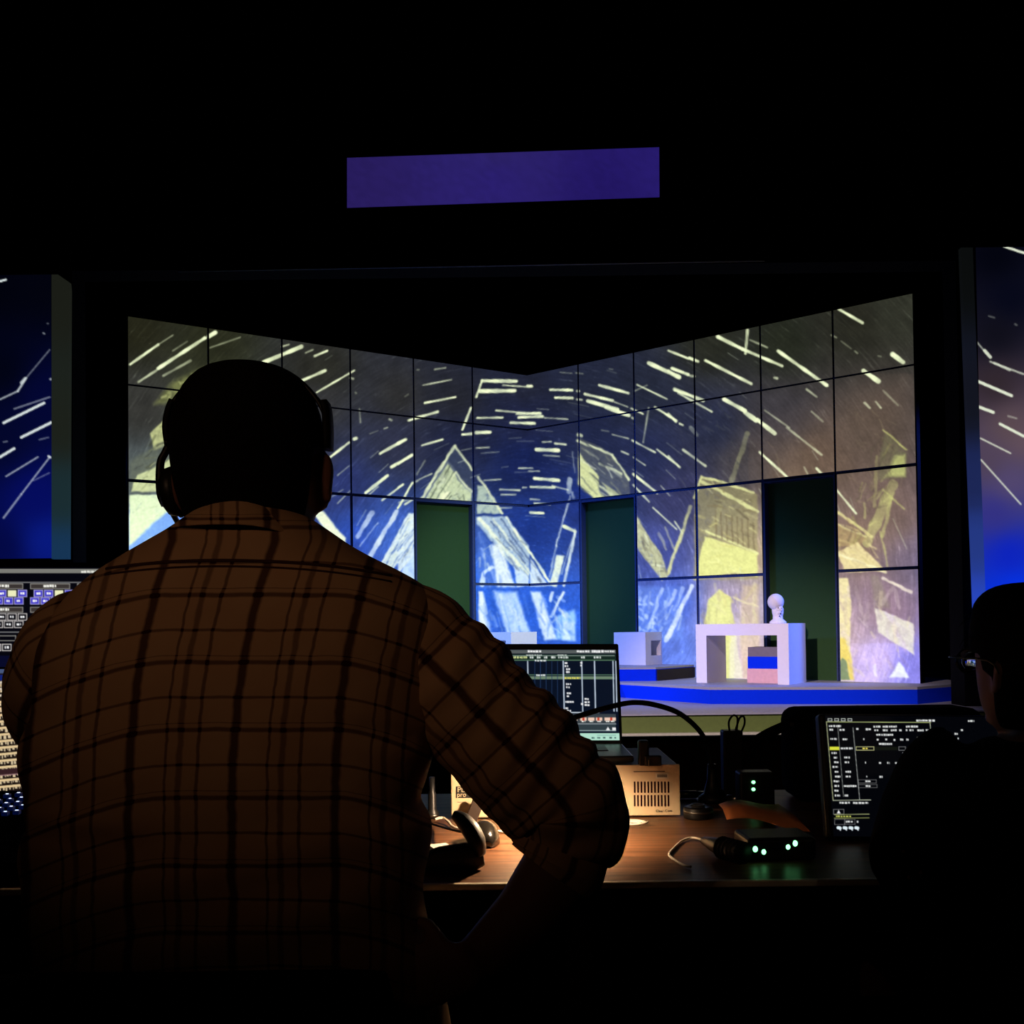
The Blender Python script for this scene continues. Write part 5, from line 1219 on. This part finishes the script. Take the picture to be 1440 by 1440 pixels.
# trousers and shoes
tro = MB()
for s in (-1, 1):
    hx = P(345, 1500, 1.25).x + s * .105
    tro.tube([(hx, 1.22, hipz), (hx + s * .05, 1.48, .588), (hx + s * .09, 1.67, .565), (hx + s * .09, 1.68, .30), (hx + s * .08, 1.645, .09)], [.110, .096, .078, .070, .060], 18, True, 4)
pvx = P(345, 1500, 1.25).x
tro.ball((pvx, 1.235, .62), (.235, .17, .12), None, 24, 14)
remeshed('trousers', tro, .010, 3, M_JEAN, man)
for s in (-1, 1):
    hx = pvx + s * .105 + s * .085
    MB().tube([(hx, 1.58, .05), (hx, 1.64, .055), (hx, 1.74, .05), (hx, 1.84, .036)], [.042, .050, .048, .032], 14, True, 4).build('shoe', M_RUB, man, True)
# headset
he = empty('headset', hc + Vector((0, 0, -.09)), 'black single-ear headset with microphone worn over the cropped head', 'headset')
bp_ = [(239, 628), (236, 602), (243, 575), (259, 549), (285, 525), (317, 509.5), (350, 505), (384, 509), (414, 524), (438, 547), (455, 574), (462.5, 602), (462, 630)]
def strip(pts, d, wy, thk, sub=6):
    pts = [P(x, y, d) for x, y in pts]; pts, _ = catmull(pts, [0] * len(pts), sub); cc2 = hc
    rr = []
    for i, p in enumerate(pts):
        t = (pts[min(i + 1, len(pts) - 1)] - pts[max(i - 1, 0)]).normalized(); nn = Vector((0, 1, 0)).cross(t).normalized()
        if nn.dot(p - hc) < 0: nn = -nn
        rr.append([p + Vector((0, sy * wy / 2, 0)) + nn * sn * thk / 2 for sy, sn in ((-1, -.4), (-.8, 1), (.8, 1), (1, -.4), (.8, -1), (-.8, -1))])
    return MB().loft(rr)
bp_ = [(x, y + 9.5 * (1 - max(0, min(1, (y - 505) / 90)))) for x, y in bp_]
strip(bp_, 1.268, .030, .006).build('headband', M_PLAST, he, True)
strip([(457, 566), (460, 580), (461.5, 606), (461, 632)], 1.268, .036, .009).build('temple_pad', M_RUB, he, True)
strip([(247, 565), (241, 580), (237.5, 602), (240, 622)], 1.268, .034, .008).build('slider_housing', M_RUB, he, True)
MB().tube([P(240, 622, 1.268), P(232, 637, 1.268), P(226, 650, 1.268), P(225, 672, 1.268), P(227, 695, 1.268), P(233, 710, 1.268)], [.0052, .0048, .0050, .0055, .0060, .006], 10, True, 6).build('yoke', M_PLAST, he, True)
e0 = P(230, 693, 1.27); e1 = P(256, 690, 1.27)
MB().tube([e0, e0.lerp(e1, .25), e0.lerp(e1, .6), e1], [.020, .029, .031, .028], 24).build('ear_cup', M_PLAST, he, True)
MB().tube([e1 - (e1 - e0) * .25, e1], [.033, .030], 24).build('ear_cushion', M_RUB, he, True)
MB().tube([P(236, 706, 1.268), P(243, 722, 1.275), P(252, 738, 1.31), P(262, 748, 1.36), P(290, 742, 1.40)], [.0045, .0038, .0036, .0036, .007], 8, True, 6).build('microphone_boom', M_PLAST, he, True)

# ------------------------------------------------------------------ chairs
def chair(cx, cy, top, rz, label, wd=.46):
    e = empty('office_chair', (cx, cy, 0), label, 'chair', None, None, rz)
    Lw = lambda x, y, z: Vector((cx, cy, 0)) + Rz(rz) @ Vector((x, y, z)); R = Rz(rz)
    MB().box(Lw(0, .02, .44), (.5, .48, .07), R, .03, 3).build('seat', M_DCLOTH, e, True)
    rr = []
    for i in range(7):
        z = .54 + (top - .54) * i / 6; w_ = wd * (1 - .12 * (i / 6) ** 3)
        rr.append([Lw(w_ / 2 * sup(math.cos(t), .7), -.23 - .012 * i / 6 + .025 * sup(math.sin(t), .8) - .04 * (1 - abs(math.cos(t))) * .3, z) for t in [2 * math.pi * k / 28 for k in range(28)]])
    MB().loft(rr).build('backrest', M_DCLOTH, e, True)
    MB().tube([Lw(0, -.12, .40), Lw(0, -.24, .43), Lw(0, -.275, .56), Lw(0, -.27, .62)], .018, 10, True, 4).build('back_bracket', M_PLAST, e, True)
    MB().cyl(Lw(0, 0, .09), Lw(0, 0, .41), .026).build('gas_column', M_DGREY, e, True)
    for k in range(5):
        a_ = 2 * math.pi * k / 5 + .3; p = Vector((.29 * math.cos(a_), .29 * math.sin(a_), 0))
        lg_ = MB().tube([Lw(0, 0, .10), Lw(p.x, p.y, .075)], [.026, .016], 10).build('leg', M_PLAST, e, True)
        q = Lw(p.x, p.y, .03); MB().cyl(q + Vector((-.012, 0, 0)), q + Vector((.012, 0, 0)), .03, n=14).build('castor', M_RUB, lg_, True)
    return e
chair(pvx, 1.27, P(345, 1372, 1.02).z, 0.0, 'black office chair behind the plaid shirt')

# ------------------------------------------------------------------ second operator, dark clothes
w2 = empty('person', (P(1460, 1100, 1.72).x, 1.72, 0), 'person with dark hair and glasses in black clothes beside the monitor', 'person')
h2 = P(1458, 928, 1.72); R2_ = Rz(.36)
b2 = MB(); add_head(b2, h2, R2_)
b2.tube([h2 + Vector((.005, -.01, -.05)), h2 + Vector((.01, -.02, -.10)), P(1470, 1070, 1.70)], [.052, .052, .064], 18)
T2 = [(1040,1400,1535,1.70,.08),(1060,1362,1575,1.70,.095),(1090,1325,1605,1.69,.11),(1150,1312,1625,1.68,.12),(1220,1300,1630,1.67,.13),(1300,1300,1625,1.66,.135),(1400,1305,1625,1.65,.14),(1520,1300,1630,1.65,.15),(1600,1310,1620,1.65,.15)]
b2.loft(torso_rings(T2, -.01))
sL = P(1338, 1100, 1.68)
wL = Vector((P(1250, 1190, 1.80).x, yd + .03, ZD + .045)); eL = Vector((P(1262, 1210, 1.50).x, yd - .15, ZD + .06))
b2.tube([sL, eL], [.05, .04], 14); b2.tube([eL, wL], [.04, .026], 14); add_hand(b2, wL + Vector((0, .012, -.004)), (.15, 1, -.1), (0, .1, 1), (1, 0, 0), .3)
sR, eR = P(1590, 1125, 1.68), Vector((P(1640, 1200, 1.66).x, yd - .04, ZD + .06)); eR.y -= .15; wR = Vector((eR.x - .03, yd + .03, ZD + .045))
b2.tube([sR, eR], [.05, .04], 14); b2.tube([eR, wR], [.04, .026], 14); add_hand(b2, wR + Vector((0, .012, -.004)), (-.2, 1, -.1), (0, .1, 1), (-1, 0, 0), .3)
p2 = P(1465, 1500, 1.65).x
for s in (-1, 1):
    b2.tube([(p2 + s * .09, 1.64, .57), (p2 + s * .11, 1.9, .56), (p2 + s * .12, 2.06, .54), (p2 + s * .12, 2.07, .3), (p2 + s * .12, 2.05, .09)], [.08, .07, .056, .05, .036], 14)
    b2.tube([(p2 + s * .12, 2.03, .05), (p2 + s * .12, 2.12, .04), (p2 + s * .12, 2.2, .03)], [.036, .034, .024], 10)
remeshed('body', b2, .008, 3, M_SKIN, w2)
sw = MB(); sw.loft(torso_rings(T2, .006))
sw.tube([sL + Vector((.03, 0, .02)), sL, (sL + eL) / 2, eL], [.086, .088, .080, .060], 16, True, 4); sw.tube([eL, wL - (wL - eL) * .1], [.058, .040], 14)
sw.tube([sR - Vector((.03, 0, -.02)), sR, eR], [.07, .07, .05], 16, True, 4); sw.tube([eR, wR - (wR - eR) * .1], [.05, .036], 14)
sw.tube([P(1462, 1035, 1.70), P(1466, 1070, 1.70)], [.066, .085], 18)
remeshed('sweater', sw, .009, 4, M_DCLOTH, w2)
t2 = MB()
for s in (-1, 1): t2.tube([(p2 + s * .09, 1.62, .57), (p2 + s * .11, 1.9, .56), (p2 + s * .12, 2.07, .54), (p2 + s * .12, 2.08, .3), (p2 + s * .12, 2.055, .09)], [.1, .084, .07, .062, .05], 16, True, 4)
t2.ball((p2, 1.64, .6), (.19, .16, .11))
remeshed('trousers', t2, .011, 3, M_JEAN, w2)
for s in (-1, 1): MB().tube([(p2 + s * .12, 2.0, .045), (p2 + s * .12, 2.1, .05), (p2 + s * .12, 2.23, .034)], [.04, .046, .03], 12, True, 4).build('shoe', M_RUB, w2, True)
hr2 = head_rings(h2, R2_, .014); hb2 = MB(); n = len(hr2[0]); R_ = [[hb2.bm.verts.new(p) for p in r] for r in hr2[:11]]
for i in range(10):
    for k in range(n):
        t = 2 * math.pi * (k + .5) / n; z = HEAD[i + 1][0]
        lim = 1.2 if z > .06 else (.55 if z > .0 else (.20 if z > -.03 else .0))
        if math.sin(t) < lim: hb2.bm.faces.new((R_[i][k], R_[i][(k + 1) % n], R_[i + 1][(k + 1) % n], R_[i + 1][k]))
hb2.bm.faces.new(R_[0])
for v in [v for v in hb2.bm.verts if not v.link_faces]: hb2.bm.verts.remove(v)
h2o = hb2.build('hair', M_HAIR, w2, True); so = h2o.modifiers.new('t', 'SOLIDIFY'); so.thickness = .012; ss = h2o.modifiers.new('s', 'SUBSURF'); ss.levels = 1; ss.render_levels = 1
for k in range(14):                                                  # loose wisps over the crown
    a_ = random.uniform(1.7, 4.0); b_ = random.uniform(.2, .9)
    p0 = h2 + R2_ @ Vector((.095 * math.cos(a_) * math.cos(b_), .11 * math.sin(a_) * math.cos(b_), .02 + .115 * math.sin(b_)))
    o_ = (p0 - h2).normalized(); tg = o_.cross(Vector((0, 1, 0))).normalized()
    MB().tube([p0, p0 + o_ * .008 + tg * .015, p0 + o_ * .009 + tg * .035], [.0007, .0006, .0003], 4, True, 3).build('hair_wisp', M_HAIR, h2o, True)
for s in (-1, 1): MB().ball(h2 + R2_ @ Vector((s * .032, .083, .0)), .0125, None, 12, 8).build('eye', MATS['eye_white'], w2, True)
g2 = empty('glasses', h2 + R2_ @ Vector((0, .1, 0)), 'thin-rimmed glasses worn by the dark-haired person', 'glasses')
for s in (-1, 1):
    c_ = h2 + R2_ @ Vector((s * .036, .116, -.004))
    MB().tube([c_ + R2_ @ Vector((.026 * math.cos(t), -.004 * abs(math.cos(t)), .021 * math.sin(t))) for t in [2 * math.pi * k / 20 for k in range(21)]], .0016, 6).build('rim', M_DGREY, g2, True)
    MB().tube([h2 + R2_ @ Vector((s * .062, .112, .004)), h2 + R2_ @ Vector((s * .098, .09, .004)), h2 + R2_ @ Vector((s * .106, .0, .002)), h2 + R2_ @ Vector((s * .102, -.02, -.02))], .0018, 6, True, 3).build('temple', M_DGREY, g2, True)
    gm = MB(); gm.loft([[c_ + R2_ @ Vector((.0255 * math.cos(t), dy, .0205 * math.sin(t))) for t in [2 * math.pi * k / 20 for k in range(20)]] for dy in (-.0008, .0008)])
    lens = MATS.get('lens_glass')
    if lens is None:
        lens = bpy.data.materials.new('lens_glass'); lens.use_nodes = True; b_ = lens.node_tree.nodes['Principled BSDF']; b_.inputs['Transmission Weight'].default_value = 1; b_.inputs['Roughness'].default_value = .02; b_.inputs['IOR'].default_value = 1.3; MATS['lens_glass'] = lens
    gm.build('lens', lens, g2, True)
MB().tube([h2 + R2_ @ Vector((-.011, .118, 0)), h2 + R2_ @ Vector((0, .121, .003)), h2 + R2_ @ Vector((.011, .118, 0))], .0015, 6).build('bridge', M_DGREY, g2, True)
chair(p2, 1.64, .92, 0.0, 'black office chair under the dark-haired person', .42)
